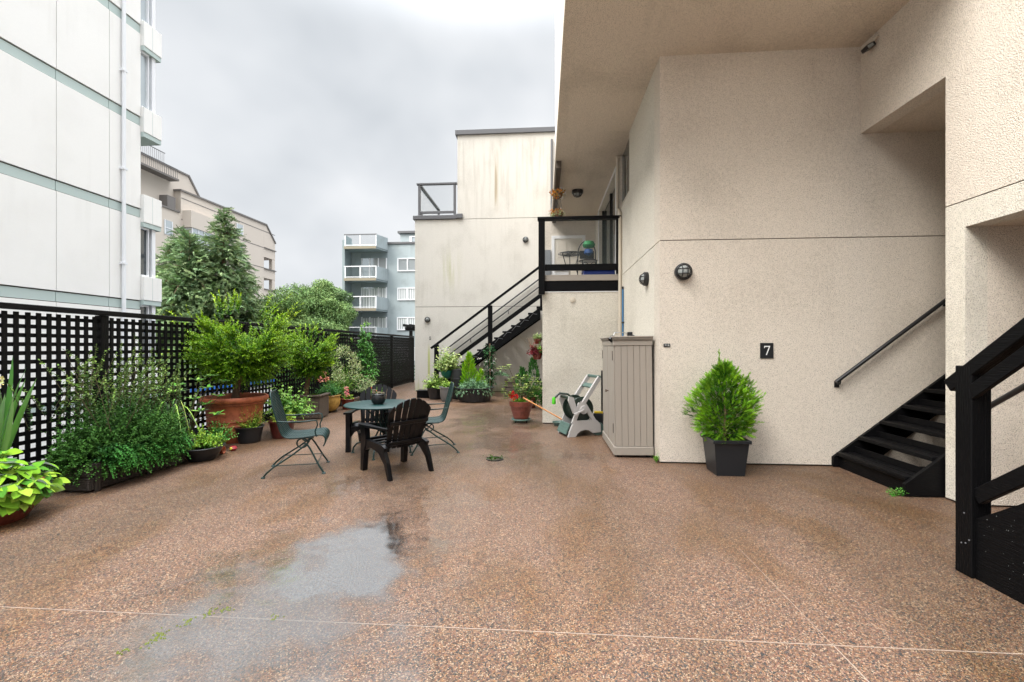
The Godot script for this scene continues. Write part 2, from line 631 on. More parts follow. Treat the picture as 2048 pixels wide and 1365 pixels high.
func water(x0: float, z0: float, S: float, N: int, most: float, blobs: Array) -> void:
	var a := noise(FastNoiseLite.TYPE_SIMPLEX, 9.0 / N, 61, 4).get_image(N, N, false, false, false)
	var c := noise(FastNoiseLite.TYPE_SIMPLEX, 0.4, 63, 2).get_image(N, N, false, false, false)
	a.convert(Image.FORMAT_L8)
	c.convert(Image.FORMAT_L8)
	var da := a.get_data()
	var dc := c.get_data()
	var px := PackedByteArray()
	px.resize(N * N * 4)
	for y in N:
		for x in N:
			var i := y * N + x
			var p := Vector2(x0 + S * x / N, z0 + S * y / N)
			var w := (da[i] - 128) / 128.0
			var k := 0.0
			for b in blobs:
				var r := Vector2((p.x - b[0]) / b[2], (p.y - b[1]) / b[3]).length() + w * 0.6
				k = maxf(k, b[4] * (1.0 - smoothstep(1.0 - b[5], 1.0 + b[5], r)))
			var poke := clampf((dc[i] - 70) / 110.0, 0.0, 1.0)
			k *= 0.58 + 0.42 * poke
			# fade to nothing at the sheet's rim
			k *= smoothstep(0.0, 0.05, minf(minf(x, N - 1 - x), minf(y, N - 1 - y)) / float(N))
			px[i * 4] = 238
			px[i * 4 + 1] = 238
			px[i * 4 + 2] = 236
			px[i * 4 + 3] = int(clampf(k * 0.84 * most, 0.0, 1.0) * 255)
	var rip := noise(FastNoiseLite.TYPE_SIMPLEX, 0.03, 71, 3).get_seamless_image(256, 256)
	rip.bump_map_to_normal_map(2.0)
	var film := StandardMaterial3D.new()
	film.albedo_texture = tex(Image.create_from_data(N, N, false, Image.FORMAT_RGBA8, px))
	film.transparency = BaseMaterial3D.TRANSPARENCY_ALPHA
	film.roughness = 0.12
	film.metallic = 1.0
	film.normal_enabled = true
	film.normal_texture = tex(rip)
	film.normal_scale = 0.14
	var b := mb()
	for p in [[0, 0], [1, 0], [1, 1], [0, 1]]:
		b.put(Vector3(x0 + S * p[0], 0.005 if N > 600 else 0.0065, z0 + S * p[1]), Vector3.UP, Vector2(p[0], p[1]))
	b.tri(0, 1, 2)
	b.tri(0, 2, 3)
	struct("puddle_water", b.mesh(), film)


# ---------------------------------------------------------------- buildings on the right
func buildings() -> void:
	var b := thing("apartment_building", "cream stucco apartment building with deep soffit and raised landing at right", "building")
	var J := 2.965
	var wall := func(called: String, lo: Vector3, hi: Vector3, m: String) -> MeshInstance3D:
		var k := mb()
		k.uo = Vector2(-3.0, 8.0)
		return part(called, k.span(lo, hi), M[m], b)
	# front wall, two lifts with an open joint between
	wall.call("front_wall", Vector3(1.546, 0.02, -6.28), Vector3(7.2, J - 0.006, -5.98), "cream")
	wall.call("front_wall", Vector3(1.546, J + 0.006, -6.28), Vector3(7.2, 5.42, -5.98), "cream")
	# the side wall facing the stairs, with the window opening and the glass door opening
	wall.call("side_wall", Vector3(1.546, 0.02, -9.0), Vector3(1.846, J - 0.006, -6.28), "cream_worn")
	wall.call("side_wall", Vector3(1.546, J + 0.006, -8.08), Vector3(1.846, 5.42, -6.28), "cream_worn")
	wall.call("side_wall", Vector3(1.546, J + 0.006, -9.05), Vector3(1.846, 4.36, -8.08), "cream_worn")
	wall.call("side_wall", Vector3(1.546, J + 0.006, -9.54), Vector3(1.846, 5.42, -9.05), "cream_worn")
	wall.call("side_wall", Vector3(1.546, 5.33, -12.42), Vector3(1.846, 5.42, -9.54), "cream_worn")
	wall.call("side_wall", Vector3(1.546, 2.9, -13.3), Vector3(1.846, 5.42, -12.42), "cream_worn")
	wall.call("side_wall", Vector3(1.546, 0.02, -15.0), Vector3(1.846, 2.9, -13.2), "cream")
	part("joint_backing", mb().span(Vector3(1.56, J - 0.02, -9.0), Vector3(7.0, J + 0.02, -6.0)), M.joint, b)
	# soffit and the storeys above
	wall.call("soffit", Vector3(0.242, 5.42, -13.6), Vector3(4.083, 5.6, -4.35), "soffit")
	wall.call("upper_wall", Vector3(0.242, 5.6, -9.17), Vector3(4.083, 8.6, -4.35), "white")
	wall.call("upper_wall", Vector3(4.083, 5.42, -13.6), Vector3(7.2, 8.6, 1.5), "cream")
	wall.call("upper_wall", Vector3(1.2, 5.6, -13.6), Vector3(4.083, 8.6, -9.17), "cream")
	# return wall with the two stair openings
	wall.call("return_wall", Vector3(4.083, 4.3, -5.98), Vector3(4.283, 5.42, -4.78), "cream")
	wall.call("return_wall", Vector3(4.083, 0.02, -4.78), Vector3(4.283, J - 0.0, -4.57), "cream_worn")
	wall.call("return_wall", Vector3(4.083, J + 0.012, -4.78), Vector3(4.283, 5.42, 1.5), "cream")
	wall.call("return_wall", Vector3(4.083, 2.715, -4.57), Vector3(4.283, J, 1.5), "cream_worn")
	part("joint_backing", mb().span(Vector3(4.095, J - 0.02, -4.77), Vector3(4.2, J + 0.03, 1.4)), M.joint, b)
	wall.call("partition_wall", Vector3(4.283, 0.02, -4.78), Vector3(7.2, 5.42, -4.57), "cream")
	wall.call("recess_ceiling", Vector3(4.283, 4.3, -5.98), Vector3(7.2, 4.5, -4.78), "soffit")
	wall.call("recess_ceiling", Vector3(4.283, 2.715, -4.57), Vector3(7.2, 2.95, 1.5), "soffit")
	wall.call("end_wall", Vector3(7.2, 0.02, -6.28), Vector3(7.4, 8.6, 1.5), "cream")
	wall.call("end_wall", Vector3(4.083, 0.02, 1.5), Vector3(7.2, 5.42, 1.7), "cream")
	# dark gap at the foot of the walls
	part("wall_foot", mb().span(Vector3(1.57, 0.0, -6.25), Vector3(7.1, 0.03, -6.0)), M.dark, b)
	# storage block that carries the landing
	var k := mb()
	k.uo = Vector2(-3.0, 8.0)
	part("landing_wall", k.span(Vector3(-0.02, 0.02, -13.3), Vector3(1.546, 2.645, -8.88)), M.cream_worn, b)
	part("wall_foot", mb().span(Vector3(-0.01, 0.0, -13.2), Vector3(1.54, 0.03, -8.9)), M.dark, b)
	part("flashing", mb().span(Vector3(-0.03, 2.646, -13.3), Vector3(1.55, 2.66, -8.87)), M.whitepaint, b)
	part("fascia_board", mb().span(Vector3(-0.01, 2.66, -13.3), Vector3(1.545, 2.87, -8.875), 0.004), M.black_x, b)
	part("ledge", mb().span(Vector3(-0.02, 2.871, -13.29), Vector3(1.545, 2.99, -8.86), 0.006), M.taupe_x, b)
	var bw := mb()
	bw.uo = Vector2(-3.0, 8.0)
	part("back_wall", bw.span(Vector3(-0.02, 2.99, -13.6), Vector3(1.546, 5.42, -13.3)), M.cream, b)
	part("attic_beam", mb().span(Vector3(0.26, 5.27, -13.3), Vector3(0.37, 5.42, -9.2), 0.004), M.old_z, b)
	part("downspout_strap", mb().span(Vector3(1.47, 5.37, -9.1), Vector3(1.545, 5.41, -9.02)), M.pipe, b)
	part("downspout", mb().tube(PackedVector3Array([Vector3(1.5, 5.4, -9.06), Vector3(1.5, 4.36, -9.06), Vector3(1.505, 4.28, -8.95), Vector3(1.508, 4.2, -8.83), Vector3(1.51, 4.1, -8.82), Vector3(1.51, 0.1, -8.82)]), 0.034, 10), M.pipe, b)
	# upper window
	var w := part("window", mb().span(Vector3(1.6, 4.36, -9.05), Vector3(1.66, 5.42, -8.08)), M.dark, b)
	part("pane", mb().span(Vector3(1.588, 4.4, -9.02), Vector3(1.598, 5.4, -8.58)), M.window, w)
	part("pane", mb().span(Vector3(1.578, 4.4, -8.56), Vector3(1.588, 5.4, -8.12)), M.window, w)
	part("sill", mb().span(Vector3(1.535, 4.335, -9.06), Vector3(1.6, 4.36, -8.07)), M.offwhite, w)
	# sliding glass door of the landing
	var s := part("glass_door", mb().span(Vector3(1.7, 2.99, -12.42), Vector3(1.74, 5.33, -9.54)), M.dark, b)
	part("pane", mb().span(Vector3(1.69, 3.06, -12.36), Vector3(1.698, 5.27, -11.03)), M.window, s)
	part("pane", mb().span(Vector3(1.665, 3.06, -10.95), Vector3(1.673, 5.27, -9.6)), M.window, s)
	for z in [-12.39, -10.99, -9.57]:
		part("stile", mb().span(Vector3(1.63, 3.0, z - 0.03), Vector3(1.69, 5.32, z + 0.03)), M.iron, s)
	part("rail", mb().span(Vector3(1.62, 3.0, -12.4), Vector3(1.69, 3.06, -9.56)), M.chrome, s)
	for t in [[-12.5, -12.42], [-9.54, -9.48]]:
		part("trim", mb().span(Vector3(1.53, 2.99, t[0]), Vector3(1.546, 5.4, t[1])), M.whitepaint, s)
	part("trim", mb().span(Vector3(1.531, 5.335, -12.42), Vector3(1.546, 5.4, -9.54)), M.whitepaint, s)
	# the entrance door on the landing
	var d := part("door", mb().span(Vector3(0.33, 2.99, -13.29), Vector3(1.16, 4.79, -13.26)), M.offwhite, b)
	for i in 2:
		for j in 3:
			var x := 0.42 + i * 0.39
			var y := 3.12 + j * 0.56
			part("panel", mb().span(Vector3(x, y, -13.262), Vector3(x + 0.27, y + 0.44, -13.25), 0.006), M.offwhite, d)
	for q in [[0.24, 0.33], [1.16, 1.25]]:
		part("frame", mb().span(Vector3(q[0], 2.99, -13.298), Vector3(q[1], 4.88, -13.24)), M.whitepaint, d)
	part("frame", mb().span(Vector3(0.33, 4.79, -13.298), Vector3(1.16, 4.88, -13.24)), M.whitepaint, d)
	lettering("digit", "8", 0.19, Vector3(0.74, 4.32, -13.235), Basis(), mat(0.25, 0.24, 0.22, 0.5), d, "Droid Serif")
	part("knob", mb().lathe(PackedVector2Array([Vector2(0.0, -0.03), Vector2(0.03, -0.02), Vector2(0.03, 0.02), Vector2(0, 0.03)]), 10), M.chrome, d, Vector3(1.1, 3.95, -13.21))
	part("mail_panel", mb().span(Vector3(0.02, 2.99, -13.298), Vector3(0.22, 4.45, -13.2)), mat(0.2, 0.21, 0.22, 0.6), b)

	# ---- the block at the far end of the patio
	var f := thing("townhouse_block", "weathered cream stucco block with stepped roof behind the straight stair", "building")
	var im := weather(123, 0.06, 0.025)
	var a := noise(FastNoiseLite.TYPE_SIMPLEX, 0.05, 19, 3)
	for y in 512:
		for x in 512:
			# the map spans x -4.5..1.5 and y 9..0
			var wx := -4.5 + 6.0 * x / 512.0
			var wy := 9.0 - 9.0 * y / 512.0
			var c := im.get_pixel(x, y)
			var nn := a.get_noise_2d(x * 1.3, y * 0.12)
			var drip := exp(-pow((wx + 1.62 + 0.05 * nn) / 0.055, 2.0)) * smoothstep(5.9, 7.0, wy) * (1.0 - smoothstep(8.0, 8.5, wy))
			c = c.lerp(Color(c.r * 0.72, c.g * 0.63, c.b * 0.48), clampf(drip * (0.8 + nn), 0.0, 1.0) * 0.5)
			var grime := clampf(nn * 1.6, 0.0, 1.0) * smoothstep(5.2, 7.6, wy) * (1.0 - smoothstep(8.55, 8.8, wy))
			c = c.lerp(Color(c.r * 0.62, c.g * 0.6, c.b * 0.55), grime * 0.14)
			var alg := exp(-pow((wx + 3.98) / 0.035, 2.0)) * (1.0 - smoothstep(1.2, 1.75, wy)) * smoothstep(0.35, 0.7, wy)
			c = c.lerp(Color(c.r * 0.8, c.g * 0.86, c.b * 0.45), clampf(alg, 0.0, 1.0) * 0.8)
			var foot := (1.0 - smoothstep(0.0, 0.45, wy + nn * 0.3)) * 0.4
			c = c.lerp(Color(c.r * 0.78, c.g * 0.82, c.b * 0.55), foot)
			var old := exp(-pow((wx + 3.25) / 0.3, 2.0) - pow((wy - 4.2) / 0.55, 2.0)) * clampf(nn * 1.7 + 0.35, 0.0, 1.0)
			c = c.lerp(Color(c.r * 0.8, c.g * 0.82, c.b * 0.6), old * 0.35)
			for sx in [[-0.57, 4.9], [-0.66, 4.9], [-4.05, 2.3], [-3.93, 2.3]]:
				var pale: float = exp(-pow((wx - sx[0]) / 0.022, 2.0)) * (1.0 - smoothstep(sx[1], sx[1] + 0.15, wy)) * smoothstep(sx[1] - 1.2, sx[1] - 0.5, wy)
				c = c.lerp(Color(1, 1, 1), clampf(pale, 0.0, 1.0) * 0.5)
			im.set_pixel(x, y, c)
	var fm := mat(0.6, 0.57, 0.515, 0.9)
	relief(fm, M.stucco_relief, 0.4, Vector3(2.2, 2.2, 2.2))
	over(fm, tex(im))
	M.far_wall = fm
	var fw := func(called: String, lo: Vector3, hi: Vector3) -> void:
		var q := mb()
		q.uo = Vector2(-4.5, 9.0)
		q.us = Vector2(6, 9)
		part(called, q.span(lo, hi), fm, f)
	fw.call("lower_wall", Vector3(-4.47, 0.02, -25), Vector3(1.5, 2.93, -15.05))
	fw.call("lower_wall", Vector3(-4.47, 2.945, -25), Vector3(1.5, 5.96, -15.05))
	fw.call("upper_wall", Vector3(-2.97, 5.975, -25), Vector3(1.5, 8.86, -15.05))
	part("joint_backing", mb().span(Vector3(-4.45, 2.9, -24.9), Vector3(1.4, 3.0, -15.065)), M.joint, f)
	part("joint_backing", mb().span(Vector3(-2.95, 5.9, -24.9), Vector3(1.4, 6.02, -15.065)), M.joint, f)
	part("wall_foot", mb().span(Vector3(-4.45, 0.0, -24), Vector3(1.4, 0.03, -15.07)), M.dark, f)
	part("roof_coping", mb().span(Vector3(-3.04, 8.86, -25.05), Vector3(1.5, 9.03, -14.98), 0.01), M.coping, f)
	part("terrace_coping", mb().span(Vector3(-4.53, 5.97, -25.05), Vector3(-2.975, 6.11, -14.99), 0.01), M.coping, f)
	part("terrace_coping", mb().span(Vector3(-3.0, 5.985, -15.04), Vector3(-2.78, 6.14, -14.97), 0.01), M.coping, f)
	part("rain_pipe", mb().tube(PackedVector3Array([Vector3(0.28, 8.6, -15.0), Vector3(0.28, 5.2, -15.0)]), 0.035, 8), M.coping, f)
	var r := thing("terrace_railing", "small glass railing in dark frame on the far block's roof step", "railing")
	for x in [-4.33, -3.08]:
		part("post", mb().span(Vector3(x - 0.04, 6.12, -15.16), Vector3(x + 0.04, 7.2, -15.08), 0.005), M.coping, r)
		part("post", mb().span(Vector3(x - 0.04, 6.12, -18.0), Vector3(x + 0.04, 7.2, -17.92), 0.005), M.coping, r)
	part("top_rail", mb().span(Vector3(-4.42, 7.2, -15.18), Vector3(-2.99, 7.26, -15.06), 0.005), M.coping, r)
	part("top_rail", mb().span(Vector3(-4.4, 7.2, -18.0), Vector3(-4.28, 7.255, -15.18), 0.005), M.coping, r)
	part("bottom_rail", mb().span(Vector3(-4.29, 6.2, -15.15), Vector3(-3.12, 6.28, -15.09), 0.005), M.coping, r)
	part("bottom_rail", mb().span(Vector3(-4.36, 6.2, -17.95), Vector3(-4.3, 6.28, -15.16), 0.005), M.coping, r)
	part("glass_panel", mb().span(Vector3(-4.28, 6.28, -15.125), Vector3(-3.13, 7.2, -15.115)), M.railglass, r)
	part("glass_panel", mb().span(Vector3(-4.335, 6.28, -17.9), Vector3(-4.325, 7.2, -15.2)), M.railglass, r)


func lettering(called: String, text: String, height: float, at: Vector3, b: Basis, m: Material, under: Node, face: String) -> MeshInstance3D:
	var f := SystemFont.new()
	f.font_names = PackedStringArray([face])
	var t := TextMesh.new()
	t.font = f
	t.text = text
	t.font_size = 64
	t.pixel_size = height / 64.0 * 1.38
	t.depth = 0.003
	return part(called, t, m, under, at, b)


# ---------------------------------------------------------------- buildings beyond the fence
func far_buildings() -> void:
	var b := thing("white_building", "white panel apartment building with grey-green bands and white drainpipe beyond the fence", "building")
	var X := -12.0
	var cols := [-12.31, -11.36, -10.03, -7.6, -5.0, -2.4, 0.2, 2.8, 5.4]
	var bands := [[-0.08, 0.16], [2.67, 2.91], [5.42, 5.65], [8.16, 8.395], [10.91, 11.145], [13.66, 13.9]]
	part("core_wall", mb().span(Vector3(-26, -3.2, -12.29), Vector3(X - 0.05, 17, 12)), M.joint, b)
	for i in cols.size() - 1:
		var z0: float = cols[i] + (0.006 if i else 0.0)
		var z1: float = cols[i + 1] - 0.006
		var y := -3.2
		for k in bands.size():
			part("wall_panel", mb().span(Vector3(X - 0.12, y, z0), Vector3(X, bands[k][0] - 0.022, z1), 0.004), M.white, b)
			part("band_panel", mb().span(Vector3(X - 0.12, bands[k][0], z0), Vector3(X - 0.025, bands[k][1], z1), 0.004), M.band, b)
			y = bands[k][1] + 0.03
		part("wall_panel", mb().span(Vector3(X - 0.12, y, z0), Vector3(X, 17, z1), 0.004), M.white, b)
	part("drainpipe", mb().tube(PackedVector3Array([Vector3(X + 0.06, 15.0, -11.72), Vector3(X + 0.06, -3.0, -11.72)]), 0.05, 10), M.frame, b)
	for y in [3.9, 6.6, 9.4]:
		part("pipe_strap", mb().span(Vector3(X, y, -11.79), Vector3(X + 0.115, y + 0.06, -11.65)), M.frame, b)
	# bay windows at the far corner: spandrel, window, spandrel ...
	for q in [[7.84, 8.72], [10.42, 11.3], [5.14, 6.1], [2.81, 3.66], [0.0, 0.9]]:
		var s := part("bay_spandrel", mb().span(Vector3(-14.6, q[0] + 0.14, -12.93), Vector3(X + 0.1, q[1], -12.315), 0.005), M.white, b)
		part("bay_band", mb().span(Vector3(-14.6, q[0], -12.92), Vector3(X + 0.085, q[0] + 0.135, -12.316)), M.band, s)
		part("joint", mb().span(Vector3(X + 0.09, q[0] + 0.15, -12.61), Vector3(X + 0.102, q[1] - 0.02, -12.6)), M.band, s)
	for q in [[8.72, 10.42], [11.3, 13.0], [3.66, 5.14], [0.9, 2.81]]:
		var w := part("bay_window", mb().span(Vector3(-14.4, q[0], -12.78), Vector3(X - 0.06, q[1], -12.32)), M.skyglass if q[0] > 6.0 else M.window, b)
		part("frame", mb().span(Vector3(X - 0.06, q[0], -12.78), Vector3(X + 0.03, q[1], -12.66), 0.004), M.frame, w)
		part("mullion", mb().span(Vector3(X - 0.06, q[0], -12.58), Vector3(X + 0.01, q[1], -12.55)), M.frame, w)
		part("frame", mb().span(Vector3(X - 0.055, q[1] - 0.06, -12.55), Vector3(X + 0.012, q[1] - 0.004, -12.33)), M.frame, w)
		part("frame", mb().span(Vector3(X - 0.055, q[0] + 0.004, -12.55), Vector3(X + 0.012, q[0] + 0.05, -12.33)), M.frame, w)

	# ---- beige mid-rise, far left
	var g := thing("beige_building", "beige mid-rise with chamfered roof corner and stacked loggias behind conifers", "building")
	var P := -38.7
	var turn := Transform3D(Basis(Vector3(0, 0, 1), Vector3.UP, Vector3(-1, 0, 0)), Vector3(P, 0, 0))
	var side := func(called: String, poly: Array, depth: float, m: Material, out := 0.0) -> void:
		part(called, mb().prism(PackedVector2Array(poly), -out, depth, turn), m, g)
	side.call("wall", [Vector2(-44.4, -3.2), Vector2(-44.4, 18.2), Vector2(-58.4, 18.5), Vector2(-58.4, -3.2)], 12.0, M.beige)
	side.call("wall", [Vector2(-58.41, 15.3), Vector2(-58.41, 18.49), Vector2(-58.9, 18.5), Vector2(-60.95, 16.42), Vector2(-60.95, 15.3)], 12.0, M.beige)
	side.call("roof_edge", [Vector2(-44.3, 18.21), Vector2(-44.3, 18.4), Vector2(-58.95, 18.72), Vector2(-58.9, 18.52)], 12.1, M.beige_dark, 0.12)
	side.call("roof_edge", [Vector2(-58.96, 18.7), Vector2(-58.91, 18.5), Vector2(-60.98, 16.4), Vector2(-61.1, 16.52)], 12.1, M.beige_dark, 0.12)
	for y in [17.45, 15.15, 12.35]:
		side.call("string_course", [Vector2(-44.45, y), Vector2(-44.45, y + 0.09), Vector2(-60.9, y + 0.22), Vector2(-60.9, y + 0.13)], 0.02, M.beige_dark, 0.015)
	side.call("wall", [Vector2(-20, -3.2), Vector2(-20, 15.8), Vector2(-44.39, 15.8), Vector2(-44.39, -3.2)], 11.0, M.beige)
	side.call("roof_edge", [Vector2(-20, 15.81), Vector2(-20, 16.0), Vector2(-44.2, 16.0), Vector2(-44.2, 15.81)], 11.1, M.beige_dark, 0.1)
	part("penthouse", mb().prism(PackedVector2Array([Vector2(-30, 15.8), Vector2(-30, 20.5), Vector2(-46.3, 20.5), Vector2(-48.1, 18.3), Vector2(-48.1, 15.8)]), 0.8, 10.0, turn), M.beige, g)
	side.call("roof_edge", [Vector2(-30, 20.51), Vector2(-30, 20.7), Vector2(-46.4, 20.7), Vector2(-46.3, 20.51)], 10.1, M.beige_dark, -0.7)
	side.call("roof_edge", [Vector2(-46.41, 20.7), Vector2(-46.31, 20.5), Vector2(-48.1, 18.3), Vector2(-48.25, 18.42)], 10.1, M.beige_dark, -0.7)
	side.call("terrace_slab", [Vector2(-36, 19.05), Vector2(-36, 19.25), Vector2(-43.9, 19.25), Vector2(-43.9, 19.05)], 0.75, M.beige_dark, 0.25)
	# roof and terrace guard rails
	for q in [[20.7, -43.4, 1.1, 0.9], [19.25, -43.8, 0.95, -0.2]]:
		var rl := mb()
		var z: float = -36.0
		while z > q[1]:
			rl.span(Vector3(P - q[3] - 0.015, q[0], z - 0.015), Vector3(P - q[3] + 0.015, q[0] + q[2], z + 0.015))
			z -= 0.22
		rl.span(Vector3(P - q[3] - 0.03, q[0] + q[2], q[1]), Vector3(P - q[3] + 0.03, q[0] + q[2] + 0.06, -36.0))
		part("guard_rail", rl, M.coping, g)
	for q in [[-52.9, 17.2, 1.2, 1.4], [-52.75, 14.35, 1.2, 1.4], [-52.6, 11.5, 1.2, 1.4], [-52.6, 8.6, 1.2, 1.4], [-42.3, 14.6, 1.0, 1.5]]:
		var w := part("window", mb().span(Vector3(P, q[1] - q[3], q[0] - q[2]), Vector3(P + 0.03, q[1], q[0])), M.skyglass, g)
		for e in [[q[0] - q[2], q[0] - q[2] + 0.1], [q[0] - 0.1, q[0]]]:
			part("frame", mb().span(Vector3(P + 0.031, q[1] - q[3], e[0]), Vector3(P + 0.08, q[1], e[1])), M.frame, w)
		part("frame", mb().span(Vector3(P + 0.031, q[1] - q[3] * 0.55, q[0] - q[2] + 0.1), Vector3(P + 0.07, q[1] - q[3] * 0.5, q[0] - 0.1)), M.frame, w)
	# glazed bay
	var bay := part("bay_window", mb().span(Vector3(P, 12.4, -48.0), Vector3(P + 0.9, 14.4, -44.8)), M.skyglass, g)
	part("bay_roof", mb().span(Vector3(P, 14.41, -50.0), Vector3(P + 1.0, 16.2, -44.6)), M.beige, bay)
	for z in [-44.85, -45.7, -46.5, -47.95]:
		part("mullion", mb().span(Vector3(P + 0.9, 12.4, z - 0.05), Vector3(P + 0.95, 14.4, z + 0.05)), M.frame, bay)
	part("brick_panel", mb().span(Vector3(P, 11.5, -50.0), Vector3(P + 0.85, 14.4, -48.01)), mat(0.22, 0.1, 0.06, 0.9), g)
	part("rooftop_vent", mb().span(Vector3(P - 0.9, 16.0, -43.6), Vector3(P + 0.1, 17.2, -42.6)), M.beige_dark, g)
	# loggias at the end: parapets, slabs and corner post; the sky shows through
	for y in [15.3, 12.4, 9.55, 6.7]:
		part("parapet", mb().span(Vector3(P - 3.0, y - 1.25, -60.95), Vector3(P, y - 0.02, -58.41)), M.beige, g)
		part("slab_edge", mb().span(Vector3(P - 3.0, y - 0.019, -61.1), Vector3(P + 0.12, y + 0.1, -58.42)), M.beige_dark, g)
	part("corner_post", mb().span(Vector3(P - 0.5, -3.2, -60.93), Vector3(P - 0.02, 15.2, -60.3)), M.beige, g)
	part("wall", mb().span(Vector3(P - 12, -3.2, -60.9), Vector3(P - 3.01, 15.29, -58.42)), M.beige, g)

	# ---- blue-grey block
	var h := thing("bluegrey_building", "blue-grey four-storey apartment block with white glazed balconies past the fence end", "building")
	var Z := -39.0
	part("wall", mb().span(Vector3(-17.5, -3.2, -52), Vector3(-2, 10.85, Z)), M.bluegrey, h)
	part("roof_edge", mb().span(Vector3(-14.1, 10.86, -52), Vector3(-1.9, 11.03, Z + 0.1)), M.coping, h)
	part("corner_pier", mb().span(Vector3(-17.75, -3.2, -52), Vector3(-17.52, 11.0, Z + 1.3)), M.bluegrey_dark, h)
	part("penthouse", mb().span(Vector3(-13.2, 11.04, -50), Vector3(-2, 12.0, Z - 0.8)), M.bluegrey, h)
	part("roof_edge", mb().span(Vector3(-13.4, 12.01, -50), Vector3(-1.9, 12.2, Z - 0.6)), M.coping, h)
	for q in [[9.56, 8.37, -13.19], [6.89, 5.75, -13.19], [4.22, 3.04, -13.22], [1.5, 0.3, -13.2], [11.75, 11.1, -12.2]]:
		var zz := Z if q[0] < 11 else Z - 0.8
		var w := part("window", mb().span(Vector3(q[2], q[1], zz), Vector3(-11.2, q[0], zz + 0.03)), M.skyglass, h)
		for e in [[q[2], q[2] + 0.1], [-12.3, -12.2], [-11.3, -11.2]]:
			part("frame", mb().span(Vector3(e[0], q[1], zz + 0.031), Vector3(e[1], q[0], zz + 0.09)), M.frame, w)
		for e in [[q[1], q[1] + 0.1], [q[0] - 0.09, q[0]]]:
			part("frame", mb().span(Vector3(q[2] + 0.1, e[0], zz + 0.032), Vector3(-12.301, e[1], zz + 0.085)), M.frame, w)
			part("frame", mb().span(Vector3(-12.199, e[0], zz + 0.032), Vector3(-11.301, e[1], zz + 0.085)), M.frame, w)
		if q[0] < 8:
			var cu := mb()
			for i in 9:
				cu.span(Vector3(q[2] + 0.15 + i * 0.2, q[1] + 0.1, zz + 0.033), Vector3(q[2] + 0.29 + i * 0.2, q[0] - 0.1, zz + 0.045))
			part("blind", cu, M.curtain, w)
	for k in 4:
		var y: float = [10.35, 7.55, 4.9, 2.2][k]
		# recessed sliding doors below and behind each balcony
		if k > 0:
			var d := part("sliding_door", mb().span(Vector3(-16.55, y + 0.05, Z), Vector3(-14.15, y + 2.05, Z + 0.03)), M.skyglass, h)
			part("lintel_shade", mb().span(Vector3(-16.6, y + 2.05, Z), Vector3(-14.12, y + 2.5, Z + 0.05)), M.bluegrey_dark, d)
			for e in [-16.5, -15.75, -14.95, -14.2]:
				part("frame", mb().span(Vector3(e - 0.045, y + 0.05, Z + 0.031), Vector3(e + 0.045, y + 2.05, Z + 0.08)), M.frame, d)
			var cu := mb()
			for i in (9 if k > 1 else 0):
				cu.span(Vector3(-16.4 + i * 0.25, y + 0.1, Z + 0.032), Vector3(-16.23 + i * 0.25, y + 1.95, Z + 0.045))
			if k > 1:
				part("blind", cu, M.curtain, d)
		var bl := part("balcony", mb().prism(PackedVector2Array([Vector2(-17.5, -Z), Vector2(-17.5, -Z - 1.5), Vector2(-14.6, -Z - 1.5), Vector2(-14.1, -Z)]), y - 0.2, y + 0.0, Transform3D(Basis(Vector3(1, 0, 0), Vector3(0, 0, -1), Vector3(0, 1, 0)), Vector3.ZERO)), M.bluegrey_dark, h)
		part("slab_edge", mb().span(Vector3(-17.5, y - 0.2, Z + 1.5), Vector3(-14.6, y + 0.03, Z + 1.53)), mat(0.25, 0.22, 0.16, 0.9), bl)
		for x in [-17.4, -16.05, -14.62]:
			part("post", mb().span(Vector3(x - 0.04, y + 0.03, Z + 1.4), Vector3(x + 0.04, y + 1.02, Z + 1.48)), M.frame, bl)
		part("hand_rail", mb().span(Vector3(-17.5, y + 1.02, Z + 1.39), Vector3(-14.58, y + 1.1, Z + 1.49)), M.frame if k else M.coping, bl)
		part("bottom_rail", mb().span(Vector3(-17.36, y + 0.1, Z + 1.41), Vector3(-14.66, y + 0.16, Z + 1.47)), M.frame, bl)
		part("glass_panel", mb().span(Vector3(-17.35, y + 0.16, Z + 1.435), Vector3(-16.09, y + 1.02, Z + 1.445)), M.railglass, bl)
		part("glass_panel", mb().span(Vector3(-16.0, y + 0.16, Z + 1.435), Vector3(-14.67, y + 1.02, Z + 1.445)), M.railglass, bl)
		part("side_panel", mb().bar(Vector3(-14.58, y + 0.5, Z + 1.45), Vector3(-14.1, y + 0.5, Z + 0.02), 0.04, 1.1), M.bluegrey, bl)
		part("side_panel", mb().span(Vector3(-17.5, y, Z), Vector3(-17.45, y + 1.05, Z + 1.4)), M.bluegrey_dark, bl)

	var lw := thing("garden_wall", "low white wall with bright blue cap glimpsed through the lattice by the tub", "wall", Vector3(-9.5, -3.2, -13.0))
	part("wall", mb().span(Vector3(-0.1, 0, -1.7), Vector3(0.1, 3.45, 1.6)), M.whitepaint, lw)
	part("cap", mb().span(Vector3(-0.14, 3.451, -1.75), Vector3(0.14, 3.64, 1.65), 0.01), mat(0.02, 0.16, 0.6, 0.4), lw)

	# ---- low dark pergola seen over the fence end
	var p := thing("pergola", "dark timber pergola gate top just beyond the fence end", "pergola", Vector3(-6.5, -3.2, -21.6))
	for x in [-0.12, 0.22]:
		part("post", mb().span(Vector3(x - 0.07, 0, -0.07), Vector3(x + 0.07, 5.55, 0.07), 0.006), M.fence_y, p)
	part("beam", mb().span(Vector3(-0.4, 5.56, -0.06), Vector3(0.6, 5.74, 0.06), 0.006), M.fence_x, p)
	for x in [-0.3, 0.0, 0.3]:
		part("rafter", mb().span(Vector3(x - 0.03, 5.74, -0.6), Vector3(x + 0.03, 5.86, 0.6), 0.004), M.fence_z, p)


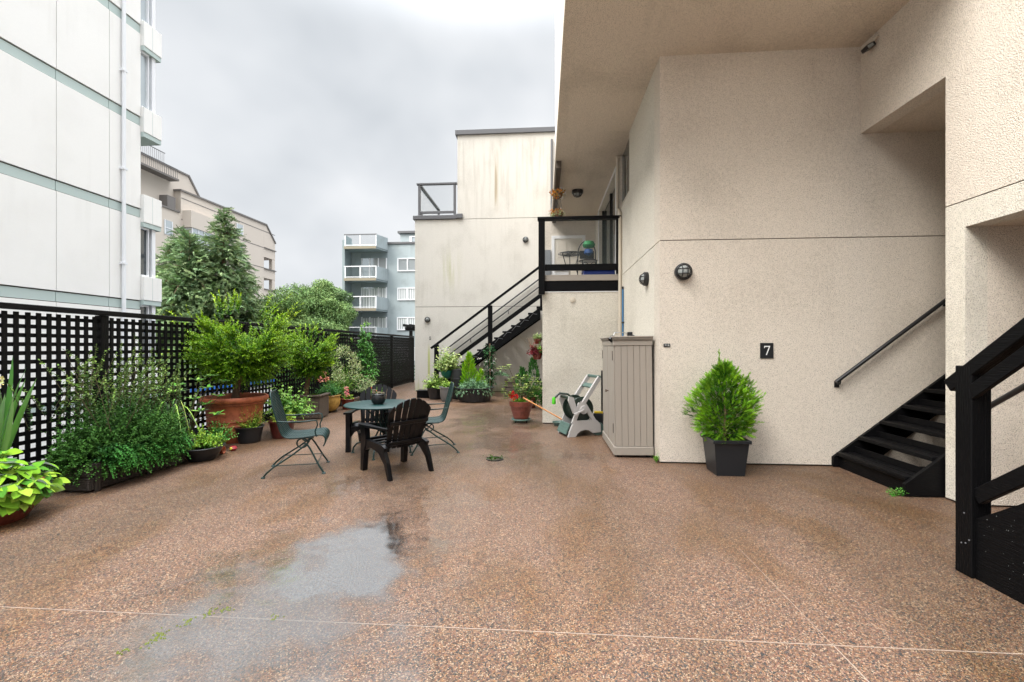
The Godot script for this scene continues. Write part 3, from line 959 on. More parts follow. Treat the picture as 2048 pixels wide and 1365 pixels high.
# ---------------------------------------------------------------- lattice fence
func fence() -> void:
	var X := -5.683
	var f := thing("lattice_fence", "black square-lattice timber fence along the left edge of the patio", "fence")
	var posts := [-2.57, -5.29, -8.0, -10.72, -13.44, -16.16, -18.85]
	var post := mb().span(Vector3(-0.05, 0, -0.05), Vector3(0.05, 1.95, 0.05), 0.005).mesh()
	var up := mb().span(Vector3(-0.009, 0.1, -0.0225), Vector3(0.009, 1.93, 0.0225), 0.002).mesh()
	var along := mb().span(Vector3(-0.008, -0.0225, 0.0), Vector3(0.008, 0.0225, 2.62), 0.002).mesh()
	for i in posts.size():
		part("post", post, M.fence_y, f, Vector3(X - 0.01, 0, posts[i]))
		if i == 0:
			continue
		var z0: float = posts[i]
		var z1: float = posts[i - 1]
		part("cap_rail", mb().span(Vector3(X - 0.07, 1.955, z0 + 0.001), Vector3(X + 0.06, 2.015, z1 - 0.001), 0.006), M.fence_z, f)
		part("base_board", mb().span(Vector3(X - 0.03, 0.02, z0 + 0.051), Vector3(X + 0.01, 0.16, z1 - 0.051), 0.004), M.fence_z, f)
		var n := 25
		if i <= 3:
			for k in n:
				part("vertical_slat", up, M.fence_y, f, Vector3(X + 0.012 + R.randfn() * 0.001, 0, z0 + 0.11 + k * 0.1042 + R.randfn() * 0.0015), Basis(Vector3.RIGHT, R.randfn() * 0.001))
			for k in 18:
				part("horizontal_slat", along, M.fence_z, f, Vector3(X - 0.006, 0.2 + k * 0.0985, z0 + 0.05), Basis(Vector3.RIGHT, R.randfn() * 0.0006))
		else:
			var a := mb()
			for k in n:
				a.span(Vector3(X + 0.003, 0.1, z0 + 0.088 + k * 0.1042), Vector3(X + 0.021, 1.93, z0 + 0.133 + k * 0.1042))
			for k in 18:
				a.span(Vector3(X - 0.014, 0.178 + k * 0.0985, z0 + 0.05), Vector3(X + 0.002, 0.223 + k * 0.0985, z1 - 0.05))
			part("lattice", a, M.fence_y, f).set_meta("kind", "stuff")


# ---------------------------------------------------------------- stairs and railings
func stairs() -> void:
	# timber flight in the recess behind the planter
	var s := thing("recess_stair", "black open-riser timber stair climbing right into the wall recess", "stair")
	var rise := 0.205
	var run := 0.262
	var x0 := 3.72
	for z in [-5.955, -4.83]:
		var poly := PackedVector2Array([Vector2(x0, 0.01), Vector2(x0, 0.13), Vector2(x0 + 3.2, 0.13 + 3.2 * rise / run), Vector2(x0 + 3.2, -0.2 + 3.2 * rise / run), Vector2(x0 + 0.42, 0.01)])
		part("stringer", mb().prism(poly, z - 0.02, z + 0.02), M.black_x, s)
	for k in 11:
		for j in 2:
			part("tread", mb().span(Vector3(x0 + 0.03 + k * run + j * 0.125, (k + 1) * rise - 0.05, -5.93), Vector3(x0 + 0.148 + k * run + j * 0.125, (k + 1) * rise - 0.006, -4.855), 0.005), M.black_z, s)
		part("riser", mb().span(Vector3(x0 + 0.25 + k * run, (k + 1) * rise - 0.004, -5.93), Vector3(x0 + 0.268 + k * run, (k + 1) * rise + 0.07, -4.856)), M.black_z, s)
	part("toe_board", mb().span(Vector3(x0 + 0.07, 0.0, -5.93), Vector3(x0 + 0.1, 0.15, -4.855)), M.black_z, s)
	var r := thing("wall_handrail", "black round handrail rising along the wall above the recess stair", "handrail")
	var d := (Vector3(5.06, 2.15, -5.9) - Vector3(3.73, 1.1, -5.9)).normalized()
	var a := Vector3(3.73, 1.1, -5.9)
	part("rail", mb().tube(PackedVector3Array([a, a + d * 0.6, a + d * 1.8, a + d * 3.4]), 0.024, 12), M.iron, r)
	for t in [0.07, 1.75]:
		part("bracket", mb().tube(PackedVector3Array([a + d * t - Vector3(0, 0.02, 0), a + d * t + Vector3(0, -0.07, -0.01), a + d * t + Vector3(0, -0.08, -0.078)]), 0.009, 6), M.iron, r)
		part("wall_plate", mb().span(a + d * t + Vector3(-0.03, -0.12, -0.079), a + d * t + Vector3(0.03, -0.04, -0.072)), M.iron, r)

	# near flight at the right edge, rising towards the camera
	var n := thing("near_stair", "black timber stair with stout newel post rising out of the frame at right", "stair")
	part("newel_post", mb().span(Vector3(2.852, 0.0, -3.27), Vector3(2.945, 1.42, -3.15), 0.006), M.black_y, n)
	part("newel_post", mb().span(Vector3(2.95, 0.0, -3.26), Vector3(2.99, 1.4, -3.16), 0.005), M.black_y, n)
	var top := Vector3(2.9, 1.27, -3.335)
	var dir := Vector3(0, 0.392, 0.494).normalized()
	part("hand_rail", mb().bar(top, top + dir * 4.2, 0.095, 0.09, Vector3.UP, 0.006), M.black_z, n)
	part("sub_rail", mb().bar(top + Vector3(-0.03, -0.085, 0.1), top + dir * 4.2 + Vector3(-0.03, -0.085, 0.1), 0.035, 0.085, Vector3.UP, 0.004), M.black_z, n)
	part("mid_rail", mb().bar(Vector3(2.89, 0.545, -3.15), Vector3(2.89, 0.545, -3.15) + dir * 4.0, 0.04, 0.095, Vector3.UP, 0.005), M.black_z, n)
	var turn := Transform3D(Basis(Vector3(0, 0, 1), Vector3.UP, Vector3(-1, 0, 0)), Vector3.ZERO)
	var sl := 0.72
	for x in [2.9, 3.95]:
		part("stringer", mb().prism(PackedVector2Array([Vector2(-3.148, 0.0), Vector2(-3.148, 0.4), Vector2(0.4, 0.4 + 3.548 * sl), Vector2(0.4, 3.548 * sl - 0.1), Vector2(-2.6, 0.0)]), -x - 0.022, -x + 0.022, turn), M.black_z, n)
	for k in 13:
		part("tread", mb().span(Vector3(2.925, 0.2 * (k + 1) - 0.045, -3.1 + k * 0.277), Vector3(3.925, 0.2 * (k + 1), -2.83 + k * 0.277), 0.005), M.black_x, n)
	for k in 4:
		part("bolt", mb().lathe(PackedVector2Array([Vector2(0.006, 0), Vector2(0.005, 0.003), Vector2(0, 0.004)]), 8, Transform3D(Basis(Vector3(0, 0, 1), PI / 2), Vector3(2.852, [0.22, 0.25, 0.42, 0.21][k], [-3.19, -3.165, -3.2, -3.22][k]))), M.coping, n)
	# rain beads on the painted timber
	R.seed = 5
	var beads := mb()
	for k in 44:
		var br := 0.001 + 0.0016 * R.randf() * R.randf()
		var at := Vector3(2.8775, R.randf_range(0.1, 0.5), R.randf_range(-3.1, -2.7)) if k < 110 else Vector3(2.8515, R.randf_range(0.05, 1.2), R.randf_range(-3.26, -3.16))
		if k < 110 and at.y > 0.38 + (at.z + 3.148) * sl:
			continue
		beads.lathe(PackedVector2Array([Vector2(br, -br * 0.1), Vector2(br * 0.8, br * 0.5), Vector2(0, br * 0.7)]), 6, Transform3D(Basis(Vector3(0, 0, 1), PI / 2), at))
	part("rain_beads", beads, M.lampglass, n).set_meta("kind", "stuff")
	var h := thing("recess_handrail", "slim black handrail on the far side of the near stair", "handrail")
	part("rail", mb().tube(PackedVector3Array([Vector3(3.97, 0.96, -4.3), Vector3(3.97, 1.28, -3.85), Vector3(3.97, 3.6, -0.6)]), 0.024, 10), M.iron, h)
	part("post", mb().span(Vector3(3.94, 0, -3.9), Vector3(4.0, 1.24, -3.84)), M.black_y, h)

	# straight flight up to the landing, along the far block
	var f := thing("landing_stair", "straight black timber stair climbing right to the raised landing", "stair")
	var zf := -13.9
	var m := 0.745
	var P := func(x: float, y: float) -> Vector3: return Vector3(x, y, zf)
	part("hand_rail", mb().bar(P.call(-3.6, 1.5), P.call(-0.05, 1.5 + 3.55 * 0.738), 0.09, 0.07, Vector3.UP, 0.005), M.black_x, f)
	part("lower_rail", mb().bar(P.call(-3.36, 0.79), P.call(-0.08, 0.79 + 3.28 * 0.727), 0.05, 0.125, Vector3.UP, 0.005), M.black_x, f)
	part("post", mb().span(Vector3(-3.49, 0.0, zf - 0.055), Vector3(-3.35, 1.62, zf + 0.055), 0.006), M.black_y, f)
	part("post", mb().span(Vector3(-1.76, 0.0, zf - 0.055), Vector3(-1.62, 2.86, zf + 0.055), 0.006), M.black_y, f)
	m = 0.715
	for z in [zf, -14.96]:
		part("stringer", mb().prism(PackedVector2Array([Vector2(-3.7, 0.0), Vector2(-3.7, 0.225), Vector2(-0.1, 0.225 + 3.6 * m), Vector2(-0.1, 3.6 * m - 0.1), Vector2(-3.56, 0.0)]), z - 0.03, z + 0.03), M.black_x, f)
	for k in 14:
		var tx := -3.7 + k * 0.27
		var ty := 0.225 + k * 0.27 * m
		part("tread", mb().span(Vector3(tx - 0.03, ty + 0.03, -14.92), Vector3(tx + 0.25, ty + 0.085, zf + 0.01), 0.005), M.black_z, f)
		if k > 3 and k < 13:
			part("tread_bracket", mb().tube(PackedVector3Array([Vector3(tx, ty - 0.1, zf + 0.036), Vector3(tx + 0.13, ty + 0.05, zf + 0.036), Vector3(tx + 0.26, ty + 0.03, zf + 0.036)]), 0.007, 5), M.coping, f)
	m = 0.745
	var wr := thing("stair_wall_rail", "thin black wall rail on brackets beside the landing stair", "handrail")
	part("rail", mb().tube(PackedVector3Array([Vector3(-3.35, 1.2, -14.98), Vector3(-0.05, 1.2 + 3.3 * m, -14.98)]), 0.022, 8), M.iron, wr)
	for x in [-2.5, -1.2]:
		part("bracket", mb().tube(PackedVector3Array([Vector3(x, 1.2 + (x + 3.35) * m, -14.98), Vector3(x, 1.1 + (x + 3.35) * m, -14.99), Vector3(x, 1.08 + (x + 3.35) * m, -15.05)]), 0.012, 6), M.iron, wr)
	part("second_rail", mb().tube(PackedVector3Array([Vector3(-3.3, 1.5, -14.97), Vector3(-0.05, 1.5 + 3.25 * m, -14.97)]), 0.025, 8), M.iron, wr)

	# landing balustrade
	var g := thing("landing_railing", "black framed glass balustrade on the raised landing", "railing")
	var Z := -8.86
	part("corner_post", mb().span(Vector3(-0.1, 2.6, Z - 0.05), Vector3(0.03, 4.08, Z + 0.06), 0.005), M.black_y, g)
	part("corner_post", mb().span(Vector3(1.44, 3.0, Z - 0.05), Vector3(1.5, 4.08, Z + 0.03), 0.005), M.black_y, g)
	part("top_rail", mb().span(Vector3(-0.12, 4.085, Z - 0.07), Vector3(1.53, 4.145, Z + 0.07), 0.006), M.black_x, g)
	part("bottom_rail", mb().span(Vector3(0.031, 3.075, Z - 0.03), Vector3(1.439, 3.2, Z + 0.03), 0.005), M.black_x, g)
	part("glass_panel", mb().span(Vector3(0.031, 3.2, Z - 0.005), Vector3(1.439, 4.085, Z + 0.005)), M.railglass, g)
	part("top_rail", mb().span(Vector3(-0.1, 4.085, -12.8), Vector3(0.02, 4.14, Z - 0.071), 0.006), M.black_z, g)
	part("bottom_rail", mb().span(Vector3(-0.07, 3.075, -12.8), Vector3(-0.02, 3.2, Z - 0.051), 0.005), M.black_z, g)
	part("side_glass", mb().span(Vector3(-0.05, 3.2, -12.8), Vector3(-0.04, 4.08, Z - 0.06)), M.railglass, g)
	part("corner_post", mb().span(Vector3(-0.1, 2.6, -12.9), Vector3(0.03, 4.15, -12.8), 0.005), M.black_y, g)


# ---------------------------------------------------------------- small things on the walls
func bulkhead(label: String, at: Vector3, b: Basis, r: float) -> void:
	# round guarded wall lamp; its own y axis points out of the wall
	var o := thing("bulkhead_lamp", label, "wall lamp", at, 0.0, "round guarded bulkhead lamps")
	o.basis = b
	part("base", mb().lathe(PackedVector2Array([Vector2(r * 0.98, 0), Vector2(r, r * 0.25), Vector2(r, r * 0.5), Vector2(r * 0.82, r * 0.56), Vector2(r * 0.78, r * 0.5)]), 28), M.iron, o)
	part("lens", mb().lathe(PackedVector2Array([Vector2(r * 0.72, r * 0.45), Vector2(r * 0.69, r * 0.7), Vector2(r * 0.55, r * 0.9), Vector2(r * 0.32, r * 1.02), Vector2(0, r * 1.06)]), 24), M.lampglass, o)
	var g := mb()
	for s in [-0.3, 0.3]:
		for ax in 2:
			var pts := PackedVector3Array()
			for i in 11:
				var t := -1.0 + 0.2 * i
				var x: float = t * r * 0.77
				var y: float = r * (0.5 + 0.6 * sqrt(maxf(0.0, 1.0 - t * t * 0.98)))
				pts.append(Vector3(x, y, s * r) if ax == 0 else Vector3(s * r, y, x))
			g.tube(pts, r * 0.055, 6)
	part("guard", g, M.iron, o)
	var ring := PackedVector3Array()
	for i in 20:
		ring.append(Vector3(cos(TAU * i / 20) * r * 0.8, r * 0.56, sin(TAU * i / 20) * r * 0.8))
	part("guard_ring", mb().tube(ring, r * 0.09, 6, true), M.iron, o)


func fittings() -> void:
	var out_z := Basis(Vector3.RIGHT, PI / 2)           # y axis -> +z
	var out_x := Basis(Vector3(0, 0, 1), PI / 2)         # y axis -> -x
	bulkhead("round black guarded lamp on the wall above the planted juniper", Vector3(1.84, 2.54, -5.98), out_z, 0.112)
	bulkhead("round black guarded lamp seen side-on above the taupe cabinet", Vector3(1.546, 2.56, -6.68), out_x, 0.105)
	bulkhead("small round lamp low on the far block beside the stair foot", Vector3(-4.02, 2.49, -15.05), out_z, 0.1)
	bulkhead("small round lamp high on the far block left of the landing", Vector3(-0.61, 5.21, -15.05), out_z, 0.1)
	bulkhead("round lamp on the soffit above the landing", Vector3(0.84, 5.42, -10.98), Basis(Vector3.RIGHT, PI), 0.14)
	var n := thing("number_plate", "black square house number plate with white seven", "sign", Vector3(2.912, 1.5, -5.978))
	part("plate", mb().box(Vector3(0, 0, 0.006), Vector3(0.165, 0.2, 0.012), Basis(), 0.002), M.blackplastic, n)
	lettering("digit", "7", 0.118, Vector3(0, 0, 0.014), Basis(), mat(0.8, 0.8, 0.78, 0.5), n, "Droid Serif")
	var k := thing("direction_plate", "tiny black plate with white arrow mark near the wall corner", "sign", Vector3(1.635, 1.57, -5.978))
	part("plate", mb().box(Vector3(0, 0, 0.004), Vector3(0.085, 0.042, 0.008), Basis(), 0.001), M.blackplastic, k)
	var w := mat(0.75, 0.75, 0.72, 0.5)
	part("arrow", mb().box(Vector3(-0.008, 0.003, 0.009), Vector3(0.03, 0.005, 0.002)).prism(PackedVector2Array([Vector2(-0.03, 0.003), Vector2(-0.019, 0.011), Vector2(-0.019, -0.005)]), 0.008, 0.01), w, k)
	lettering("digit", "6", 0.024, Vector3(0.021, 0, 0.009), Basis(), w, k, "Droid Sans")
	var u := thing("unit_plate", "tiny dark unit number plate below the far block's low lamp", "sign", Vector3(-3.93, 1.85, -15.048))
	part("plate", mb().box(Vector3(0, 0, 0.005), Vector3(0.055, 0.11, 0.01)), mat(0.05, 0.05, 0.05, 0.5), u)
	lettering("digit", "8", 0.07, Vector3(0, 0, 0.011), Basis(), mat(0.6, 0.58, 0.52, 0.5), u, "Droid Sans")
	var s := thing("flood_light", "small dark square floodlight tucked under the soffit corner", "floodlight", Vector3(4.075, 5.29, -5.75))
	part("arm", mb().bar(Vector3(0, 0.06, 0.08), Vector3(-0.05, 0.0, 0.0), 0.02, 0.02), M.pipe, s)
	part("head", mb().box(Vector3(-0.06, -0.03, 0.0), Vector3(0.1, 0.05, 0.12), Basis(Vector3(0, 0, 1), 0.5), 0.006), M.iron, s)
	part("lens", mb().box(Vector3(-0.075, -0.045, 0.061), Vector3(0.07, 0.035, 0.006), Basis(Vector3(0, 0, 1), 0.5)), M.lampglass, s)
	var v := thing("vent_cap", "flat round cream cap on the landing wall", "vent", Vector3(0.58, 2.49, -8.878))
	part("disc", mb().lathe(PackedVector2Array([Vector2(0.055, 0), Vector2(0.055, 0.012), Vector2(0.045, 0.018), Vector2(0, 0.02)]), 24, Transform3D(out_z, Vector3.ZERO)), M.pipe, v)
	part("rim", mb().lathe(PackedVector2Array([Vector2(0.055, 0.0), Vector2(0.06, 0.004), Vector2(0.058, 0.014), Vector2(0.054, 0.012)]), 24, Transform3D(out_z, Vector3.ZERO)), M.offwhite, v)
	var h := thing("blue_hose", "thin blue pipe running up the corner beside the downspout", "hose")
	part("pipe", mb().tube(PackedVector3Array([Vector3(1.53, 2.68, -8.62), Vector3(1.525, 2.62, -8.6), Vector3(1.525, 1.2, -8.6), Vector3(1.52, 0.3, -8.62)]), 0.016, 8), M.bluehose, h)
	part("elbow", mb().lathe(PackedVector2Array([Vector2(0.022, -0.03), Vector2(0.024, 0.03), Vector2(0, 0.035)]), 10), M.iron, h, Vector3(1.528, 2.68, -8.62))
	part("clip", mb().span(Vector3(1.505, 2.0, -8.63), Vector3(1.546, 2.03, -8.57)), M.iron, h)
	# floor drain with a few weeds
	var d := thing("floor_drain", "dark round floor drain with leaves caught on its grate", "drain", Vector3(-0.67, 0, -6.03))
	part("rim", mb().lathe(PackedVector2Array([Vector2(0.12, 0.001), Vector2(0.12, 0.012), Vector2(0.1, 0.012), Vector2(0.1, 0.002)]), 24), M.iron, d)
	var g := mb()
	for i in 7:
		var x := -0.09 + i * 0.03
		var l := sqrt(0.01 - x * x * 0.98)
		g.span(Vector3(x - 0.006, 0.002, -l), Vector3(x + 0.006, 0.009, l))
	part("grate", g, M.iron, d)
	var xs := []
	var cs := []
	for i in 40:
		xs.append(place(Vector3(R.randfn() * 0.08, 0.012, R.randfn() * 0.05), Vector3(R.randfn(), 0.15, R.randfn()), 0.8 + R.randf() * 0.5, R.randf() * TAU))
		cs.append(Color(0.05, 0.08 + R.randf() * 0.06, 0.02))
	swarm("leaf_litter", d, leaf_shape(0.035, 0.014, 0.2, 0.3), M.leaf, xs, cs)
	var c := thing("shallow_bowl", "small round dark green dish at the foot of the landing wall", "bowl", Vector3(0.3, 0, -8.72))
	part("bowl", mb().lathe(PackedVector2Array([Vector2(0.0, 0.004), Vector2(0.09, 0.004), Vector2(0.13, 0.07), Vector2(0.12, 0.075), Vector2(0.085, 0.015), Vector2(0, 0.012)]), 20), M.cartgreen, c)


# ---------------------------------------------------------------- table and chairs
func resin_chair(label: String) -> Node3D:
	var o := thing("resin_chair", label, "chair", Vector3.ZERO, 0.0, "black slatted resin garden chairs")
	# fanned slats with an arched top, leaning back
	var lean := Transform3D(Basis(Vector3.RIGHT, -0.36), Vector3(0, 0.34, -0.17))
	for i in 7:
		var t := (i - 3) / 3.0
		var xb := t * 0.2
		var xt := t * 0.255
		var hb := 0.0275
		var ht := 0.0365
		var top := 0.635 - 0.125 * t * t
		var s := 0.055 * t
		var bend := -0.018 * t * t
		part("back_slat", mb().prism(PackedVector2Array([Vector2(xb - hb, -0.02), Vector2(xb + hb, -0.02), Vector2(xt + ht, top - 0.02 - s * 0.75), Vector2(xt + ht * 0.8, top - s * 0.55), Vector2(xt, top + 0.004), Vector2(xt - ht * 0.8, top + s * 0.55), Vector2(xt - ht, top - 0.02 + s * 0.75)]), -0.007 - bend, 0.007 - bend, lean), M.resin, o)
	for q in [[0.06, 0.46], [0.33, 0.52]]:
		part("back_rail", mb().box(lean * Vector3(0, q[0], -0.018), Vector3(q[1], 0.05, 0.02), lean.basis, 0.004), M.resin, o)
	for i in 5:
		var z := 0.27 - i * 0.098
		part("seat_slat", mb().box(Vector3(0, 0.395 - i * 0.014 - (0.006 if i == 0 else 0.0), z), Vector3(0.5, 0.02, 0.088), Basis(Vector3.RIGHT, 0.14 if i else 0.45), 0.005), M.resin, o)
	var turn := Transform3D(Basis(Vector3(0, 0, 1), Vector3.UP, Vector3(-1, 0, 0)), Vector3.ZERO)
	for sx in [-1.0, 1.0]:
		var a: float = -sx * 0.285
		part("front_leg", mb().prism(PackedVector2Array([Vector2(0.215, 0.555), Vector2(0.335, 0.555), Vector2(0.325, 0.38), Vector2(0.335, 0.0), Vector2(0.272, 0.0), Vector2(0.235, 0.27), Vector2(0.2, 0.36)]), a - 0.032, a + 0.032, turn), M.resin, o)
		part("side_rail", mb().prism(PackedVector2Array([Vector2(0.21, 0.4), Vector2(0.215, 0.27), Vector2(0.1, 0.315), Vector2(-0.08, 0.29), Vector2(-0.2, 0.24), Vector2(-0.26, 0.36), Vector2(-0.18, 0.385)]), a - 0.024, a + 0.024, turn), M.resin, o)
		part("rear_leg", mb().prism(PackedVector2Array([Vector2(-0.1, 0.285), Vector2(-0.22, 0.34), Vector2(-0.3, 0.2), Vector2(-0.365, 0.0), Vector2(-0.315, 0.0), Vector2(-0.235, 0.17)]), a - 0.023, a + 0.023, turn), M.resin, o)
		var flat := Transform3D(Basis(Vector3(1, 0, 0), Vector3(0, 0, -1), Vector3(0, 1, 0)), Vector3.ZERO)
		part("arm", mb().prism(PackedVector2Array([Vector2(sx * 0.245, -0.345), Vector2(sx * 0.34, -0.35), Vector2(sx * 0.35, -0.3), Vector2(sx * 0.325, -0.05), Vector2(sx * 0.285, 0.26), Vector2(sx * 0.245, 0.26), Vector2(sx * 0.265, 0.0), Vector2(sx * 0.24, -0.3)]), 0.556, 0.584, flat), M.resin, o)
		# apron swept down to the leg
		part("apron", mb().prism(PackedVector2Array([Vector2(sx * 0.26, 0.385), Vector2(0.0, 0.385), Vector2(0.0, 0.345), Vector2(sx * 0.12, 0.33), Vector2(sx * 0.2, 0.285), Vector2(sx * 0.26, 0.2)]), 0.27, 0.3), M.resin, o)
	return o


func spring_chair(label: String) -> Node3D:
	var o := thing("mesh_spring_chair", label, "chair", Vector3.ZERO, 0.0, "green metal mesh spring chairs")
	var pr := PackedVector2Array()      # (z, y) from the top of the back to the front roll
	var key := [Vector2(-0.335, 1.0), Vector2(-0.3, 0.85), Vector2(-0.255, 0.68), Vector2(-0.215, 0.54), Vector2(-0.18, 0.475), Vector2(-0.12, 0.452), Vector2(0.0, 0.45), Vector2(0.14, 0.462), Vector2(0.225, 0.47), Vector2(0.265, 0.455), Vector2(0.285, 0.42), Vector2(0.28, 0.37), Vector2(0.265, 0.335)]
	for i in key.size() - 1:
		for k in 5:
			pr.append((key[i] as Vector2).cubic_interpolate(key[i + 1], key[maxi(i - 1, 0)], key[mini(i + 2, key.size() - 1)], k / 5.0))
	pr.append(key[-1])
	var half := func(i: int) -> float:
		return 0.245 * (0.62 + 0.38 * sqrt(clampf(i / 7.0, 0.0, 1.0)))
	var wires := mb()
	for k in 27:
		var t := -1.0 + k / 13.0
		var pts := PackedVector3Array()
		for i in pr.size():
			pts.append(Vector3(half.call(i) * t, pr[i].y, pr[i].x))
		wires.tube(pts, 0.0042, 4)
	var dist := 0.0
	for i in pr.size() - 1:
		var seg := pr[i].distance_to(pr[i + 1])
		while dist < seg:
			var q := pr[i].lerp(pr[i + 1], dist / seg)
			var hw: float = half.call(i)
			wires.box(Vector3(0, q.y, q.x), Vector3(hw * 2, 0.0075, 0.0075))
			dist += 0.0175
		dist -= seg
	part("mesh_sheet", wires, M.greenmetal, o)
	var rim := PackedVector3Array()
	for i in pr.size():
		rim.append(Vector3(half.call(i) + 0.004, pr[i].y, pr[i].x))
	for i in range(pr.size() - 1, -1, -1):
		rim.append(Vector3(-half.call(i) - 0.004, pr[i].y, pr[i].x))
	part("rim", mb().tube(rim, 0.0085, 8, true), M.greenmetal, o)
	for sx in [-1.0, 1.0]:
		part("arm", mb().tube(PackedVector3Array([Vector3(sx * 0.25, 0.66, -0.25), Vector3(sx * 0.28, 0.655, -0.2), Vector3(sx * 0.3, 0.645, 0.0), Vector3(sx * 0.295, 0.66, 0.15), Vector3(sx * 0.285, 0.655, 0.19), Vector3(sx * 0.27, 0.6, 0.2), Vector3(sx * 0.26, 0.52, 0.17), Vector3(sx * 0.25, 0.465, 0.18), Vector3(sx * 0.248, 0.455, 0.19)]), 0.0085, 8), M.greenmetal, o)
		part("arm_pad", mb().box(Vector3(sx * 0.297, 0.655, 0.0), Vector3(0.034, 0.006, 0.2), Basis(), 0.002), M.greenmetal, o)
		# sprung base: long rear leg, coil, front leg
		var x: float = sx * 0.2
		var xo: float = sx * 0.275
		part("rear_leg", mb().tube(PackedVector3Array([Vector3(xo, 0.012, -0.39), Vector3(xo, 0.06, -0.35), Vector3(xo * 0.97, 0.12, -0.28), Vector3(x * 1.1, 0.26, -0.06), Vector3(x, 0.36, 0.07), Vector3(x, 0.395, 0.1)]), 0.0105, 8), M.greenmetal, o)
		part("spring_leaf", mb().bar(Vector3(x * 1.12, 0.225, -0.11), Vector3(x * 1.02, 0.335, 0.04), 0.026, 0.012), M.greenmetal, o)
		part("front_leg", mb().tube(PackedVector3Array([Vector3(xo, 0.012, 0.27), Vector3(xo * 0.96, 0.1, 0.215), Vector3(x * 1.05, 0.3, 0.11), Vector3(x, 0.36, 0.07), Vector3(x, 0.37, 0.03)]), 0.0105, 8), M.greenmetal, o)
		var coil := PackedVector3Array()
		for i in 24:
			coil.append(Vector3(x, 0.375 + 0.055 * sin(TAU * i / 24), 0.02 + 0.06 * cos(TAU * i / 24)))
		part("coil_spring", mb().tube(coil, 0.009, 8, true), M.greenmetal, o)
		part("seat_bearer", mb().bar(Vector3(x, 0.436, -0.12), Vector3(x, 0.436, 0.15), 0.03, 0.012), M.greenmetal, o)
		part("side_stretcher", mb().tube(PackedVector3Array([Vector3(xo * 0.96, 0.135, -0.25), Vector3(xo * 0.97, 0.125, 0.2)]), 0.006, 6), M.greenmetal, o)
		for z in [-0.39, 0.27]:
			part("foot_pad", mb().lathe(PackedVector2Array([Vector2(0.024, 0.0), Vector2(0.026, 0.008), Vector2(0.014, 0.018), Vector2(0, 0.02)]), 12), M.greenmetal, o, Vector3(xo, 0, z))
	for z in [-0.25, 0.2]:
		part("stretcher", mb().tube(PackedVector3Array([Vector3(-0.265, 0.13, z), Vector3(0.265, 0.13, z)]), 0.006, 6), M.greenmetal, o)
	return o


func furniture() -> void:
	var t := thing("round_table", "round dark green metal table with curved legs between the chairs", "table", Vector3(-2.36, 0, -6.28), 0.4)
	part("tabletop", mb().lathe(PackedVector2Array([Vector2(0.0, 0.7), Vector2(0.515, 0.7), Vector2(0.525, 0.704), Vector2(0.525, 0.716), Vector2(0.518, 0.722), Vector2(0.0, 0.722)]), 56), M.tabletop, t)
	for k in 4:
		var a := TAU * k / 4 + 0.3
		var u := Vector3(cos(a), 0, sin(a))
		var pts := PackedVector3Array()
		for q in [[0.34, 0.698], [0.22, 0.64], [0.1, 0.52], [0.055, 0.42], [0.05, 0.32], [0.1, 0.22], [0.24, 0.17], [0.36, 0.14], [0.41, 0.08], [0.42, 0.015]]:
			pts.append(u * q[0] + Vector3(0, q[1], 0))
		part("leg", mb().tube(pts, 0.012, 8), M.greenmetal, t)
		var fan := PackedVector3Array()
		for q in [[0.12, 0.698], [0.085, 0.6], [0.06, 0.48], [0.05, 0.36]]:
			fan.append(u.rotated(Vector3.UP, 0.5) * q[0] + Vector3(0, q[1], 0))
		part("brace", mb().tube(fan, 0.009, 8), M.greenmetal, t)
		part("foot_pad", mb().lathe(PackedVector2Array([Vector2(0.024, 0.0), Vector2(0.026, 0.008), Vector2(0.012, 0.018)]), 12), M.greenmetal, t, u * 0.42)
	part("collar", mb().lathe(PackedVector2Array([Vector2(0.066, 0.34), Vector2(0.07, 0.35), Vector2(0.07, 0.37), Vector2(0.066, 0.38)]), 20), M.greenmetal, t)

	var a := resin_chair("black slatted resin armchair with empty back towards the fence, behind the table")
	a.position = Vector3(-2.62, 0, -6.62)
	a.rotation.y = 0.12
	copy(a, Vector3(-1.84, 0, -5.41), atan2(-0.756, -0.655), "black slatted resin armchair nearest the puddle, turned in to the table")
	var s := spring_chair("green mesh spring chair on bent legs at left of the table")
	s.position = Vector3(-3.03, 0, -5.35)
	s.rotation.y = atan2(0.93, -0.37)
	copy(s, Vector3(-1.7, 0, -6.5), atan2(-0.94, 0.3), "green mesh spring chair mostly hidden behind the near armchair")

	var c := thing("cauldron_pot", "small black cauldron pot of pale succulents on the round table", "plant pot", Vector3(-2.38, 0.722, -6.2))
	part("pot", mb().lathe(PackedVector2Array([Vector2(0.0, 0.0), Vector2(0.06, 0.0), Vector2(0.085, 0.02), Vector2(0.103, 0.065), Vector2(0.1, 0.11), Vector2(0.092, 0.125), Vector2(0.105, 0.14), Vector2(0.1, 0.146), Vector2(0.085, 0.128), Vector2(0, 0.12)]), 28), M.iron, c)
	for p in [Vector3(-0.05, 0.15, 0.02), Vector3(0.02, 0.142, 0.03), Vector3(0.06, 0.142, -0.02), Vector3(-0.01, 0.145, -0.05), Vector3(0.045, 0.15, 0.045), Vector3(-0.06, 0.185, 0.01), Vector3(-0.075, 0.15, -0.02)]:
		var xs := []
		var cs := []
		for i in 26:
			var e := 0.15 + 1.15 * i / 26.0
			var az := i * 2.4
			xs.append(place(Vector3.ZERO, Vector3(cos(az) * cos(e), sin(e), sin(az) * cos(e)), 1.15 - 0.5 * i / 26.0, 0))
			cs.append(Color(0.42 - 0.1 * R.randf(), 0.36 - 0.08 * R.randf(), 0.22))
		var k := swarm("rosette", c, leaf_shape(0.034, 0.016, 0.35, -0.5), M.dullleaf, xs, cs)
		k.position = p


